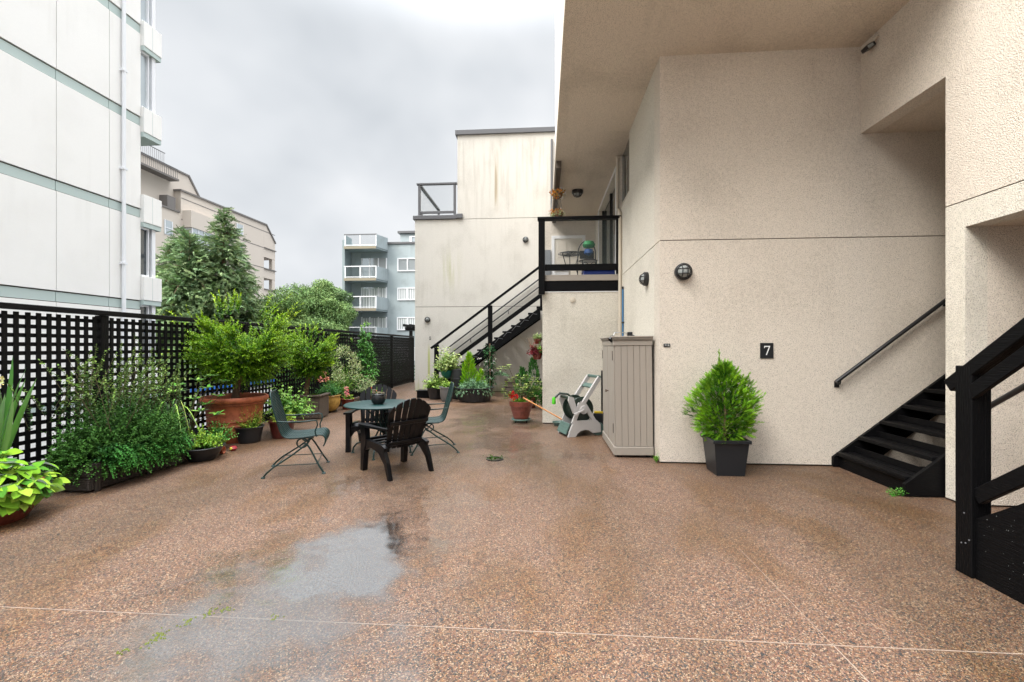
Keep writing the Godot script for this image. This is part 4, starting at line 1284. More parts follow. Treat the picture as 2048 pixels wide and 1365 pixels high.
# ---------------------------------------------------------------- cabinet, hose cart, broom
func cabinet_and_reel() -> void:
	var o := thing("garden_cabinet", "tall taupe tongue-and-groove garden cabinet with corniced top against the wall", "cabinet", Vector3(1.27, 0, -6.84))
	o.rotation = Vector3(0, 0.0, 0.012)
	o.scale = Vector3(1, 1.03, 1)
	var hx := 0.255
	var hz := 0.6
	part("carcass", mb().span(Vector3(-hx + 0.02, 0.05, -hz + 0.02), Vector3(hx - 0.02, 1.56, hz - 0.02)), M.dark, o)
	var lo := 0.15
	for i in 6:
		var w := 2 * hx / 6
		part("side_plank", mb().span(Vector3(-hx + i * w + 0.0015, lo, hz - 0.019), Vector3(-hx + (i + 1) * w - 0.0015, 1.52, hz + R.randf() * 0.002), 0.004), M.taupe_y, o)
	for k in 2:
		var d := part("door", mb().span(Vector3(-hx - 0.001, lo, -hz + 0.012 + k * 0.6), Vector3(-hx + 0.012, 1.52, -0.006 + k * 0.6)), M.taupe_y, o)
		for i in 4:
			part("plank", mb().span(Vector3(-hx - 0.017, lo + 0.004, -hz + 0.016 + k * 0.6 + i * 0.143), Vector3(-hx - 0.0015, 1.516, -hz + 0.154 + k * 0.6 + i * 0.143), 0.004), M.taupe_y, d)
		for y in [0.32, 1.32]:
			part("hinge", mb().span(Vector3(-hx - 0.026, y, [-0.54, 0.5][k] - 0.014), Vector3(-hx - 0.0165, y + 0.13, [-0.54, 0.5][k] + 0.014), 0.002), mat(0.12, 0.1, 0.085, 0.5, 0.4), d)
	part("knob", mb().lathe(PackedVector2Array([Vector2(0.01, 0), Vector2(0.009, 0.02), Vector2(0.022, 0.03), Vector2(0.02, 0.045), Vector2(0, 0.05)]), 14), mat(0.1, 0.07, 0.05, 0.4), o, Vector3(-hx - 0.017, 0.86, 0.045), Basis(Vector3(0, 0, 1), PI / 2))
	part("plinth", mb().span(Vector3(-hx - 0.03, 0.035, -hz - 0.01), Vector3(hx + 0.005, 0.148, hz + 0.012), 0.006), M.taupe_x, o)
	part("frieze", mb().span(Vector3(-hx - 0.022, 1.522, -hz - 0.005), Vector3(hx + 0.006, 1.59, hz + 0.01), 0.004), M.taupe_x, o)
	var cor := mb()
	for q in [[1.591, 1.605, 0.022], [1.6055, 1.63, 0.034], [1.6305, 1.65, 0.05]]:
		cor.span(Vector3(-hx - q[2], q[0], -hz - 0.02), Vector3(hx + 0.01, q[1], hz + q[2]), 0.004)
	part("cornice", cor, M.taupe_x, o)
	for x in [-0.2, 0.2]:
		for z in [-0.52, 0.52]:
			part("foot", mb().span(Vector3(x - 0.03, 0, z - 0.03), Vector3(x + 0.03, 0.036, z + 0.03)), M.dark, o)

	var l := thing("work_lamp", "small dark clip-on lamp with wire frame on the cabinet top", "lamp", Vector3(1.06, 1.7, -6.35))
	part("shade", mb().lathe(PackedVector2Array([Vector2(0.0, 0.035), Vector2(0.03, 0.03), Vector2(0.045, 0.0), Vector2(0.05, -0.045), Vector2(0.044, -0.045), Vector2(0.035, 0.0)]), 16), M.iron, l, Vector3(-0.08, -0.03, 0.02), Basis(Vector3(0.5, 0, 1).normalized(), -0.7))
	part("stem", mb().tube(PackedVector3Array([Vector3(-0.07, 0.0, 0.02), Vector3(-0.05, 0.05, 0.01), Vector3(0.03, 0.055, 0.0), Vector3(0.16, 0.045, -0.02)]), 0.007, 8), M.chrome, l)
	part("clamp", mb().span(Vector3(0.13, 0.003, -0.05), Vector3(0.2, 0.06, 0.02), 0.006), M.iron, l)
	part("cable", mb().tube(PackedVector3Array([Vector3(0.18, 0.03, -0.04), Vector3(0.25, 0.012, -0.12), Vector3(0.2, 0.01, -0.25), Vector3(0.3, 0.012, -0.4)]), 0.005, 6), M.iron, l)

	# hose reel cart
	var c := thing("hose_reel_cart", "grey and green wheeled hose reel cart with raised handle beside the cabinet", "hose reel", Vector3(0.66, 0, -7.9), deg_to_rad(-70))
	var turn := Transform3D(Basis(Vector3(0, 0, 1), Vector3.UP, Vector3(-1, 0, 0)), Vector3.ZERO)
	for sx in [-1.0, 1.0]:
		var a: float = -sx * 0.215
		var side := part("side_frame", mb().prism(PackedVector2Array([Vector2(0.34, 0.0), Vector2(0.2, 0.0), Vector2(0.17, 0.05), Vector2(0.1, 0.1), Vector2(0.02, 0.115), Vector2(-0.06, 0.1), Vector2(-0.12, 0.05), Vector2(-0.28, 0.06), Vector2(-0.27, 0.2), Vector2(-0.2, 0.27), Vector2(0.18, 0.275), Vector2(0.24, 0.25), Vector2(0.3, 0.12)]), a - 0.022, a + 0.022, turn), M.cartgrey, c)
		part("front_strut", mb().prism(PackedVector2Array([Vector2(0.27, 0.24), Vector2(0.2, 0.24), Vector2(0.06, 0.58), Vector2(0.14, 0.585)]), a - 0.02, a + 0.02, turn), M.cartgrey, side)
		part("rear_strut", mb().prism(PackedVector2Array([Vector2(-0.12, 0.25), Vector2(-0.22, 0.22), Vector2(0.02, 0.6), Vector2(0.1, 0.6)]), a - 0.0195, a + 0.0195, turn), M.cartgrey, side)
		part("prong", mb().prism(PackedVector2Array([Vector2(0.24, 0.4), Vector2(0.16, 0.42), Vector2(0.24, 0.68), Vector2(0.32, 0.7), Vector2(0.33, 0.62)]), a * 0.98 - 0.03, a * 0.98 + 0.02, turn), M.cartgrey, side)
		part("handle_bar", mb().bar(Vector3(sx * 0.215, 0.5, 0.1), Vector3(sx * 0.215, 1.02, -0.26), 0.042, 0.075, Vector3(0, 0.6, 0.8), 0.008), M.cartgrey, c)
		var wh := Transform3D(Basis(Vector3(0, 0, 1), PI / 2), Vector3(sx * 0.25 - 0.03, 0.115, -0.235))
		var wheel := part("wheel", mb().lathe(PackedVector2Array([Vector2(0.02, 0.0), Vector2(0.09, 0.002), Vector2(0.11, -0.004), Vector2(0.115, 0.006), Vector2(0.115, 0.05), Vector2(0.108, 0.058), Vector2(0.09, 0.05), Vector2(0.02, 0.052)]), 28, wh), M.cartgreen, c)
		part("hub", mb().lathe(PackedVector2Array([Vector2(0.036, -0.01), Vector2(0.036, 0.066), Vector2(0, 0.07)]), 16, wh).lathe(PackedVector2Array([Vector2(0, -0.014), Vector2(0.036, -0.01)]), 16, wh), M.cartgrey, wheel)
		part("reel_flange", mb().lathe(PackedVector2Array([Vector2(0.0, 0.0), Vector2(0.215, 0.0), Vector2(0.222, 0.008), Vector2(0.215, 0.016), Vector2(0.0, 0.016)]), 36, Transform3D(Basis(Vector3(0, 0, 1), PI / 2), Vector3(sx * 0.165, 0.46, 0.05))), M.hose, c)
	part("handle_grip", mb().bar(Vector3(-0.236, 1.02, -0.26), Vector3(0.236, 1.02, -0.26), 0.05, 0.05, Vector3.UP, 0.012), M.cartgreen, c)
	part("handle_tray", mb().bar(Vector3(-0.19, 0.86, -0.15), Vector3(0.19, 0.86, -0.15), 0.1, 0.03, Vector3(0, 0.83, 0.56), 0.006), M.cartgreen, c)
	part("front_panel", mb().box(Vector3(0, 0.13, 0.325), Vector3(0.385, 0.2, 0.03), Basis(Vector3.RIGHT, -0.42), 0.006), M.cartgreen, c)
	for k in 4:
		part("panel_rib", mb().box(Vector3(0, 0.07 + k * 0.045, 0.365 - k * 0.019), Vector3(0.36, 0.012, 0.012), Basis(Vector3.RIGHT, -0.42), 0.003), M.cartgreen, c)
	part("base_pan", mb().span(Vector3(-0.19, 0.1, -0.2), Vector3(0.19, 0.14, 0.24), 0.006), M.iron, c)
	for k in 9:
		var ring := PackedVector3Array()
		for i in 20:
			ring.append(Vector3(-0.13 + k * 0.0325, 0.46 + (0.15 + 0.012 * (k % 2)) * sin(TAU * i / 20), 0.05 + (0.15 + 0.012 * (k % 2)) * cos(TAU * i / 20)))
		part("hose_coil", mb().tube(ring, 0.015, 7, true), M.hose, c)
	part("crank", mb().bar(Vector3(0.26, 0.46, 0.05), Vector3(0.265, 0.4, 0.22), 0.035, 0.02, Vector3.RIGHT, 0.006), M.cartgrey, c)
	part("crank_knob", mb().lathe(PackedVector2Array([Vector2(0.022, 0), Vector2(0.024, 0.06), Vector2(0, 0.065)]), 12, Transform3D(Basis(Vector3(0, 0, 1), -PI / 2), Vector3(0.265, 0.4, 0.22))), M.cartgrey, c)
	part("hub_plate", mb().lathe(PackedVector2Array([Vector2(0.075, 0.0), Vector2(0.07, 0.02), Vector2(0, 0.025)]), 20, Transform3D(Basis(Vector3(0, 0, 1), -PI / 2), Vector3(0.236, 0.46, 0.05))), M.cartgrey, c)
	part("hose_guide", mb().box(Vector3(-0.02, 0.66, 0.28), Vector3(0.4, 0.05, 0.06), Basis(), 0.01), M.hose, c)
	var top := PackedVector3Array([Vector3(-0.06, 0.6, 0.1), Vector3(-0.1, 0.7, 0.2), Vector3(-0.14, 0.72, 0.34), Vector3(-0.15, 0.64, 0.43)])
	part("hose_end", mb().tube(top, 0.02, 8), M.hose, c)
	part("nozzle", mb().lathe(PackedVector2Array([Vector2(0.0, 0.07), Vector2(0.024, 0.065), Vector2(0.032, 0.03), Vector2(0.036, -0.05), Vector2(0.03, -0.06), Vector2(0, -0.06)]), 14), M.lime, c, Vector3(-0.15, 0.585, 0.45))
	var y := thing("dustpan", "dark long-handled dustpan with yellow edge standing behind the hose cart", "dustpan", Vector3(1.06, 0, -8.0))
	part("pan", mb().span(Vector3(-0.16, 0.02, -0.12), Vector3(0.14, 0.34, -0.04), 0.01), M.blackplastic, y)
	part("edge", mb().span(Vector3(-0.14, 0.341, -0.115), Vector3(0.02, 0.38, -0.05), 0.008), mat(0.6, 0.42, 0.02, 0.5), y)
	part("handle", mb().tube(PackedVector3Array([Vector3(0.0, 0.3, -0.08), Vector3(0.0, 1.12, -0.09)]), 0.017, 8), M.iron, y)
	var br := thing("broom_stick", "orange wooden broom stick leaning from the terracotta pot to the hose cart", "broom", Vector3(0.36, 0.0, -8.12))
	part("stick", mb().tube(PackedVector3Array([Vector3(-0.75, 0.56, -0.4), Vector3(0.12, 0.14, 0.0)]), 0.014, 8), M.orangewood, br)
	part("brush_head", mb().bar(Vector3(0.05, 0.1, -0.1), Vector3(0.22, 0.1, 0.12), 0.05, 0.05, Vector3.UP, 0.006), M.iron, br)
	part("bristles", mb().bar(Vector3(0.05, 0.035, -0.1), Vector3(0.22, 0.035, 0.12), 0.045, 0.07), M.hose, br)

	# furniture on the landing
	var t := thing("bistro_table", "small dark wire bistro table on the landing behind the glass", "table", Vector3(0.62, 2.99, -10.2))
	var tt := mb()
	for k in 7:
		var ring := PackedVector3Array()
		for i in 20:
			ring.append(Vector3(cos(TAU * i / 20) * (0.04 + k * 0.04), 0.7, sin(TAU * i / 20) * (0.04 + k * 0.04)))
		tt.tube(ring, 0.006, 5, true)
	for i in 10:
		tt.bar(Vector3(0, 0.692, 0), Vector3(cos(TAU * i / 10) * 0.28, 0.692, sin(TAU * i / 10) * 0.28), 0.01, 0.006)
	part("tabletop", tt, M.iron, t)
	for i in 3:
		var a := TAU * i / 3 + 0.5
		part("leg", mb().tube(PackedVector3Array([Vector3(cos(a) * 0.22, 0.69, sin(a) * 0.22), Vector3(cos(a) * 0.12, 0.4, sin(a) * 0.12), Vector3(cos(a) * 0.25, 0.0, sin(a) * 0.25)]), 0.011, 6), M.iron, t)
	var ch := thing("bistro_chair", "dark iron bistro chair on the landing with a green and blue bag", "chair", Vector3(0.98, 2.99, -9.75), 0.1)
	var hoop := PackedVector3Array()
	for i in 15:
		var a := PI * i / 14
		hoop.append(Vector3(cos(a) * 0.2, 0.62 + 0.3 * sin(a), -0.16))
	hoop.insert(0, Vector3(0.2, 0.0, -0.2))
	hoop.append(Vector3(-0.2, 0.0, -0.2))
	part("back_frame", mb().tube(hoop, 0.012, 8), M.iron, ch)
	part("seat", mb().lathe(PackedVector2Array([Vector2(0, 0.43), Vector2(0.2, 0.43), Vector2(0.21, 0.445), Vector2(0.19, 0.455), Vector2(0, 0.45)]), 20), M.iron, ch)
	part("back_panel", mb().span(Vector3(-0.16, 0.52, -0.165), Vector3(0.16, 0.7, -0.15), 0.004), M.iron, ch)
	for x in [-0.15, 0.15]:
		part("front_leg", mb().tube(PackedVector3Array([Vector3(x, 0.43, 0.14), Vector3(x * 1.2, 0.0, 0.2)]), 0.011, 6), M.iron, ch)
	for a in [-0.09, 0.09]:
		var scroll := PackedVector3Array()
		for i in 12:
			scroll.append(Vector3(a + 0.05 * cos(TAU * i / 12), 0.34 + 0.05 * sin(TAU * i / 12), 0.15))
		part("scroll", mb().tube(scroll, 0.008, 6, true), M.iron, ch)
	var bag := thing("cushion_bag", "green and blue folded cushion bag over the landing chair back", "bag", Vector3(1.0, 3.78, -9.86))
	part("green_fold", mb().lathe(PackedVector2Array([Vector2(0.0, 0.13), Vector2(0.09, 0.11), Vector2(0.13, 0.03), Vector2(0.1, -0.03), Vector2(0.0, -0.05)]), 12, Transform3D(Basis.from_scale(Vector3(1.1, 1, 0.6)), Vector3.ZERO), 0.12), mat(0.02, 0.2, 0.06, 0.6), bag)
	part("blue_fold", mb().lathe(PackedVector2Array([Vector2(0.0, 0.05), Vector2(0.09, 0.03), Vector2(0.1, -0.05), Vector2(0.04, -0.1), Vector2(0.0, -0.12)]), 10, Transform3D(Basis.from_scale(Vector3(1, 1, 0.6)), Vector3(0, -0.1, 0)), 0.15), mat(0.02, 0.08, 0.25, 0.6), bag)
	var bx := thing("storage_tray", "low blue storage tray on the landing floor", "tray", Vector3(1.1, 2.99, -9.2))
	part("tray", mb().span(Vector3(-0.28, 0, -0.2), Vector3(0.34, 0.11, 0.2), 0.01), mat(0.015, 0.04, 0.22, 0.4), bx)
	part("rim", mb().span(Vector3(-0.3, 0.111, -0.22), Vector3(0.36, 0.13, 0.22), 0.006), mat(0.015, 0.04, 0.22, 0.4), bx)
	var wb := thing("white_box", "white plastic box on the landing floor behind the balustrade", "box", Vector3(0.38, 2.99, -9.3))
	part("body", mb().span(Vector3(-0.14, 0, -0.15), Vector3(0.14, 0.12, 0.15), 0.01), M.whitepaint, wb)
	part("lid", mb().span(Vector3(-0.15, 0.121, -0.16), Vector3(0.15, 0.14, 0.16), 0.006), M.whitepaint, wb)


# ---------------------------------------------------------------- foliage helpers
# a leaf along +y, facing +z: width w, folded along its rib, its tip bent back
func leaf_shape(l: float, w: float, fold := 0.3, bend := 0.25, rows := 4, notch := 0.0) -> ArrayMesh:
	var b := mb()
	for i in rows + 1:
		var t := float(i) / rows
		var hw := w * 0.5 * pow(sin(PI * clampf(0.06 + 0.94 * t, 0.0, 1.0)), 0.75) if i < rows else 0.0
		if notch > 0.0 and i % 2 == 1:
			hw *= 1.0 - notch
		var y := l * t
		var z := -bend * l * t * t
		var nn := Vector3(0, 2.0 * bend * t, 1).normalized()
		b.put(Vector3(-hw, y, z + fold * hw), (nn + Vector3(fold, 0, 0)).normalized(), Vector2(0, t))
		b.put(Vector3(0, y, z), nn, Vector2(0.5, t))
		b.put(Vector3(hw, y, z + fold * hw), (nn - Vector3(fold, 0, 0)).normalized(), Vector2(1, t))
	for i in rows:
		var a := i * 3
		b.tri(a, a + 1, a + 4)
		b.tri(a, a + 4, a + 3)
		b.tri(a + 1, a + 2, a + 5)
		b.tri(a + 1, a + 5, a + 4)
	return b.mesh()


# a feathery spray: rib with side needles, along +y
func frond_shape(l: float, w: float, pairs: int, thick: float, droop := 0.15) -> ArrayMesh:
	var b := mb()
	var blade := func(p: Vector3, d: Vector3, len: float, th: float, nn: Vector3) -> void:
		var s := d.cross(nn).normalized() * th
		var i: int = b.put(p - s * 0.6, nn)
		b.put(p + s * 0.6, nn)
		b.put(p + d * len * 0.55 + s, nn)
		b.put(p + d * len, nn)
		b.put(p + d * len * 0.55 - s, nn)
		b.tri(i, i + 1, i + 2)
		b.tri(i, i + 2, i + 4)
		b.tri(i + 4, i + 2, i + 3)
	blade.call(Vector3.ZERO, Vector3(0, 1, -droop).normalized(), l, thick * 0.8, Vector3(0, droop, 1).normalized())
	for k in pairs:
		var t := (k + 0.5) / pairs
		for s in [-1.0, 1.0]:
			var d := Vector3(s * 0.75, 0.75, -0.2 + 0.25 * sin(k * 2.3 + s)).normalized()
			blade.call(Vector3(0, l * t * 0.92, -droop * l * t * t), d, w * (1.0 - 0.65 * t) * (0.85 + 0.15 * sin(k * 5.1 + s)), thick, Vector3(0.3 * sin(k * 3.0), 0.1, 1).normalized())
	return b.mesh()


# where a leaf sits: at p, pointing along d, size s, rolled about d
func place(p: Vector3, d: Vector3, s: float, roll: float) -> Transform3D:
	var y := d.normalized()
	var ref := Vector3.UP if absf(y.y) < 0.95 else Vector3.RIGHT
	var x := y.cross(ref).normalized()
	var z := x.cross(y)
	return Transform3D(Basis(x, y, z).rotated(y, roll).scaled(Vector3(s, s, s)), p)


func swarm(called: String, under: Node, m: Mesh, material: Material, xs: Array, cs: Array) -> MultiMeshInstance3D:
	var mm := MultiMesh.new()
	mm.transform_format = MultiMesh.TRANSFORM_3D
	mm.use_colors = true
	mm.mesh = m
	mm.instance_count = xs.size()
	var buf := PackedFloat32Array()
	buf.resize(xs.size() * 16)
	var k := 0
	for i in xs.size():
		var t: Transform3D = xs[i]
		var c: Color = cs[i]
		var a := t.basis.x
		var b := t.basis.y
		var d := t.basis.z
		buf[k] = a.x; buf[k + 1] = b.x; buf[k + 2] = d.x; buf[k + 3] = t.origin.x
		buf[k + 4] = a.y; buf[k + 5] = b.y; buf[k + 6] = d.y; buf[k + 7] = t.origin.y
		buf[k + 8] = a.z; buf[k + 9] = b.z; buf[k + 10] = d.z; buf[k + 11] = t.origin.z
		buf[k + 12] = c.r; buf[k + 13] = c.g; buf[k + 14] = c.b; buf[k + 15] = 1.0
		k += 16
	mm.buffer = buf
	var o := MultiMeshInstance3D.new()
	o.multimesh = mm
	o.material_override = material
	o.name = numbered(called, under)
	under.add_child(o, true)
	o.set_meta("kind", "stuff")
	return o


func ball() -> Vector3:
	while true:
		var p := Vector3(R.randf_range(-1, 1), R.randf_range(-1, 1), R.randf_range(-1, 1))
		if p.length() <= 1.0 and p.length() > 0.05:
			return p
	return Vector3.UP


func tint(a: Color, b: Color, t: float, spread := 0.18) -> Color:
	var c := a.lerp(b, clampf(t, 0.0, 1.0))
	var k := 1.0 + R.randfn() * spread
	return Color(maxf(c.r * k * (1.0 + R.randfn() * 0.08), 0.004), maxf(c.g * k, 0.004), maxf(c.b * k * (1.0 + R.randfn() * 0.1), 0.002))


# leaves along a bending shoot; adds to xs, cs
func shoot(xs: Array, cs: Array, p: Vector3, d: Vector3, length: float, n: int, size: float, droop: float, a: Color, b: Color, splay := 0.9, up := 0.25, from := 0.15) -> Vector3:
	var dir := d.normalized()
	var side := dir.cross(Vector3.UP)
	side = (Vector3.RIGHT if side.length() < 0.1 else side).normalized()
	side = side.rotated(dir, R.randf() * TAU)
	var step := length / n
	for i in n:
		dir = (dir + Vector3(R.randfn() * 0.05, -droop * step * 6.0, R.randfn() * 0.05)).normalized()
		p += dir * step
		var t := (i + 1.0) / n
		if t < from:
			continue
		var s := side.rotated(dir, i * 2.4 + R.randfn() * 0.4)
		var ld := (dir * (1.0 - splay * 0.55) + s * splay + Vector3.UP * up).normalized()
		if i == n - 1:
			ld = dir
		xs.append(place(p, ld, size * (0.75 + 0.45 * R.randf()) * (1.0 - 0.35 * t * t), R.randfn() * 0.5))
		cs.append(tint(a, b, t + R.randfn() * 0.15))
	return p


func soil_disc(o: Node3D, r: float, y: float) -> void:
	part("soil", mb().lathe(PackedVector2Array([Vector2(r, y - 0.005), Vector2(r * 0.6, y + 0.008), Vector2(0, y + 0.014)]), 18), M.soil, o)


# round pot: bottom radius, top radius, height, rim band height
func round_pot(o: Node3D, rb: float, rt: float, h: float, rim: float, m: Material, belly := 0.0, at := Vector3.ZERO) -> void:
	var p := PackedVector2Array()
	p.append(Vector2(0, 0.0))
	p.append(Vector2(rb * 0.96, 0.0))
	p.append(Vector2(rb, 0.01))
	for i in range(1, 6):
		var t := i / 6.0
		p.append(Vector2(lerpf(rb, rt, t) + belly * sin(PI * t), t * (h - rim)))
	p.append(Vector2(rt, h - rim))
	if rim > 0.0:
		p.append(Vector2(rt * 1.05 + 0.004, h - rim + 0.004))
		p.append(Vector2(rt * 1.07 + 0.004, h - 0.006))
		p.append(Vector2(rt * 1.04 + 0.002, h))
	p.append(Vector2(rt * 0.98, h))
	p.append(Vector2(rt * 0.94, h - 0.012))
	p.append(Vector2(rt * 0.9, h - 0.06))
	part("pot", mb().lathe(p, 32), m, o, at)
	part("soil", mb().lathe(PackedVector2Array([Vector2(rt * 0.93, h - 0.045), Vector2(rt * 0.5, h - 0.03), Vector2(0, h - 0.025)]), 18), M.soil, o, at)


# a bushy plant: shoots rising from a base and spreading into an ellipsoid
func bush(o: Node3D, called: String, base: Vector3, rad: Vector3, shoots: int, per: int, m: Mesh, material: Material, a: Color, b: Color, size := 1.0, droop := 0.25, up := 0.25, stems := true) -> void:
	var xs := []
	var cs := []
	var st := mb()
	for k in shoots:
		var q := ball()
		q.y = absf(q.y)
		var tip := base + Vector3(q.x * rad.x, q.y * rad.y, q.z * rad.z)
		var root := base + Vector3(q.x * rad.x * 0.25, 0.0, q.z * rad.z * 0.25)
		var d := tip - root + Vector3(0, rad.y * 0.25, 0)
		var e := shoot(xs, cs, root, d, maxf(tip.distance_to(root), 0.08), per, size, droop, a, b, 0.9, up)
		if stems and k % 3 == 0:
			st.tube(PackedVector3Array([root, root.lerp(e, 0.5) + Vector3(0, 0.02, 0), e]), [0.004, 0.003, 0.0015], 4)
	if stems:
		part("stems", st, M.greenstem, o).set_meta("kind", "stuff")
	swarm(called, o, m, material, xs, cs)


func flowers(o: Node3D, called: String, spots: Array, r: float, n: int, a: Color, b: Color, l := 0.016) -> void:
	var xs := []
	var cs := []
	for p in spots:
		for i in n:
			var q := ball()
			xs.append(place(p + q * r, q + Vector3(0, 0.4, 0), 0.8 + R.randf() * 0.5, R.randf() * TAU))
			cs.append(tint(a, b, R.randf(), 0.12))
	swarm(called, o, leaf_shape(l, l * 0.8, 0.2, 0.2, 3), M.dullleaf, xs, cs)


# ---------------------------------------------------------------- the plants
func plants() -> void:
	R.seed = 11
	bed_plants()
	potted_trees()
	left_pots()
	stair_pots()
	hanging()
	juniper()


func bed_plants() -> void:
	# big hydrangea in a red-brown bowl at the left edge
	var h := thing("potted_hydrangea", "lime-green large-leaved hydrangea in a red-brown pot at the left edge", "potted plant", Vector3(-4.86, 0, -3.56))
	round_pot(h, 0.2, 0.29, 0.34, 0.05, M.redclay, 0.03)
	var shapes := [leaf_shape(0.118, 0.08, 0.22, 0.22, 7, 0.06), leaf_shape(0.14, 0.095, 0.28, 0.3, 7, 0.06), leaf_shape(0.1, 0.07, 0.18, 0.35, 7, 0.06)]
	var mats := []
	for c in [[0.17, 0.36, 0.025], [0.24, 0.43, 0.03], [0.11, 0.29, 0.025], [0.3, 0.46, 0.05], [0.07, 0.22, 0.025]]:
		var m := mat(c[0], c[1], c[2], 0.5)
		m.metallic_specular = 0.04
		m.backlight_enabled = true
		m.backlight = Color(0.5, 0.5, 0.5)
		m.cull_mode = BaseMaterial3D.CULL_DISABLED
		mats.append(m)
	var st := mb()
	for k in 78:
		var q := ball()
		q.y = absf(q.y)
		q = q.normalized() * (0.6 + 0.4 * R.randf())
		var tip := Vector3(q.x * 0.4, 0.33 + q.y * 0.3 - 0.15 * (1.0 - q.y), q.z * 0.4)
		st.tube(PackedVector3Array([Vector3(q.x * 0.1, 0.33, q.z * 0.1), Vector3(q.x * 0.3, 0.36 + q.y * 0.2, q.z * 0.28), tip]), [0.006, 0.005, 0.004], 5)
		for i in 5:
			var az := TAU * i / 5.0 + k
			var d := (q * 0.8 + Vector3(cos(az), -0.75 + R.randf() * 0.5, sin(az))).normalized()
			var t := place(tip + Vector3(0, R.randf() * 0.02, 0), d, 0.8 + R.randf() * 0.4, R.randfn() * 0.4)
			part("leaf", shapes[(k + i) % 3], mats[(k * 3 + i * 2 + R.randi() % 2) % 5], h, t.origin, t.basis)
	part("stems", st, M.greenstem, h)

	# sword-leaved plant behind it
	var g := thing("sword_plant", "tall sword-leaved plant with faded cream flowers by the fence, left edge", "plant", Vector3(-5.45, 0, -3.97))
	round_pot(g, 0.13, 0.17, 0.3, 0.03, M.blackplastic)
	var gm := [mat(0.06, 0.24, 0.02, 0.4), mat(0.1, 0.3, 0.03, 0.4), mat(0.16, 0.33, 0.05, 0.4)]
	for m in gm:
		m.backlight_enabled = true
		m.backlight = Color(0.4, 0.4, 0.4)
	for k in 22:
		var az := R.randf() * TAU
		var l := 0.75 + R.randf() * 0.5
		var t := place(Vector3(cos(az) * 0.05, 0.27, sin(az) * 0.05), Vector3(cos(az) * (0.06 + 0.2 * R.randf()), 1, sin(az) * 0.25), 1.0, R.randf() * TAU)
		part("blade", leaf_shape(l, 0.05, 0.5, 0.08 + 0.1 * R.randf(), 6), gm[k % 3], g, t.origin, t.basis)
	var spots := []
	for k in 9:
		spots.append(Vector3(0.02 + R.randfn() * 0.1, 1.13 + R.randfn() * 0.09, R.randfn() * 0.08))
	flowers(g, "flower", spots, 0.05, 14, Color(0.55, 0.55, 0.16), Color(0.66, 0.55, 0.38), 0.032)
	for k in 3:
		part("flower_stalk", mb().tube(PackedVector3Array([Vector3(0, 0.27, 0), Vector3(0.02 * k, 0.8, 0.02), Vector3(0.03 + 0.03 * k, 1.2, 0.03)]), 0.006, 6), M.greenstem, g)

	# timber planter with the dense small-leaved shrub
	var b := thing("timber_planter", "rough dark timber planter box low along the fence", "planter", Vector3(-5.1, 0, -4.95), deg_to_rad(-2))
	for j in 2:
		part("front_plank", mb().span(Vector3(0.3, 0.02 + j * 0.145, -0.72), Vector3(0.34, 0.158 + j * 0.145, 0.6), 0.01), M.wet_z, b)
		part("rear_plank", mb().span(Vector3(-0.4, 0.02 + j * 0.145, -0.72), Vector3(-0.36, 0.158 + j * 0.145, 0.6), 0.01), M.wet_z, b)
		for z in [-0.74, 0.62]:
			part("end_plank", mb().span(Vector3(-0.4, 0.02 + j * 0.145, z - 0.02), Vector3(0.34, 0.158 + j * 0.145, z + 0.018), 0.01), M.wet_x, b)
	for z in [-0.66, -0.05, 0.55]:
		part("batten", mb().span(Vector3(0.341, 0.0, z - 0.03), Vector3(0.365, 0.3, z + 0.03), 0.008), M.wet_y, b)
	part("soil", mb().span(Vector3(-0.36, 0.05, -0.7), Vector3(0.3, 0.27, 0.58)), M.soil, b)
	var s := thing("boxleaf_shrub", "large dark-green small-leaved shrub with arching tips spilling over its timber planter", "shrub", Vector3(-5.05, 0.26, -4.95))
	var xs := []
	var cs := []
	var tw := mb()
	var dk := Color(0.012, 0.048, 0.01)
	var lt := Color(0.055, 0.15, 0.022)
	for k in 2300:
		var q := ball()
		q = q.normalized() * (0.45 + 0.55 * q.length())
		q.y = absf(q.y)
		var root := Vector3(q.x * 0.3, -0.02 + R.randf() * 0.12, q.z * 0.6)
		var tip := Vector3(q.x * 0.52 + 0.06, q.y * 0.78 - 0.16 * (1 - q.y), q.z * 0.84)
		if tip.x + -5.05 < -5.62:
			tip.x = -0.5
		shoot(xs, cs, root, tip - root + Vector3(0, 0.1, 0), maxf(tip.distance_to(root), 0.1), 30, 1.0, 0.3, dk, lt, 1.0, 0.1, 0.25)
	for k in 90:
		var q := Vector3(R.randf_range(-0.45, 0.35), 0.35 + R.randf() * 0.25, R.randf_range(-0.75, 0.7))
		var d := Vector3(R.randf_range(-0.12, 0.3), 1, R.randf_range(-0.45, 0.2))
		var l := 0.3 + 0.6 * R.randf() * (1.0 if absf(q.z) < 0.5 else 0.6)
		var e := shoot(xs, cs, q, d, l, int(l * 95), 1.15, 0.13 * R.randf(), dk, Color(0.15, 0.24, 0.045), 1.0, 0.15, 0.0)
		tw.tube(PackedVector3Array([q, q.lerp(e, 0.5) + Vector3(0, 0.02, 0), e]), [0.004, 0.003, 0.0015], 4)
	for k in 130:
		var q := Vector3(0.28, 0.0 + 0.2 * R.randf(), -0.45 + 1.05 * R.randf())
		shoot(xs, cs, q, Vector3(0.7, 0.25 + 0.3 * R.randf(), R.randfn() * 0.3), 0.22 + 0.14 * R.randf(), 26, 1.0, 1.0, dk, Color(0.05, 0.2, 0.03), 1.0, 0.1, 0.0)
	part("stems", tw, M.stem, s).set_meta("kind", "stuff")
	swarm("foliage", s, leaf_shape(0.029, 0.02, 0.15, 0.2, 3), M.dullleaf, xs, cs)

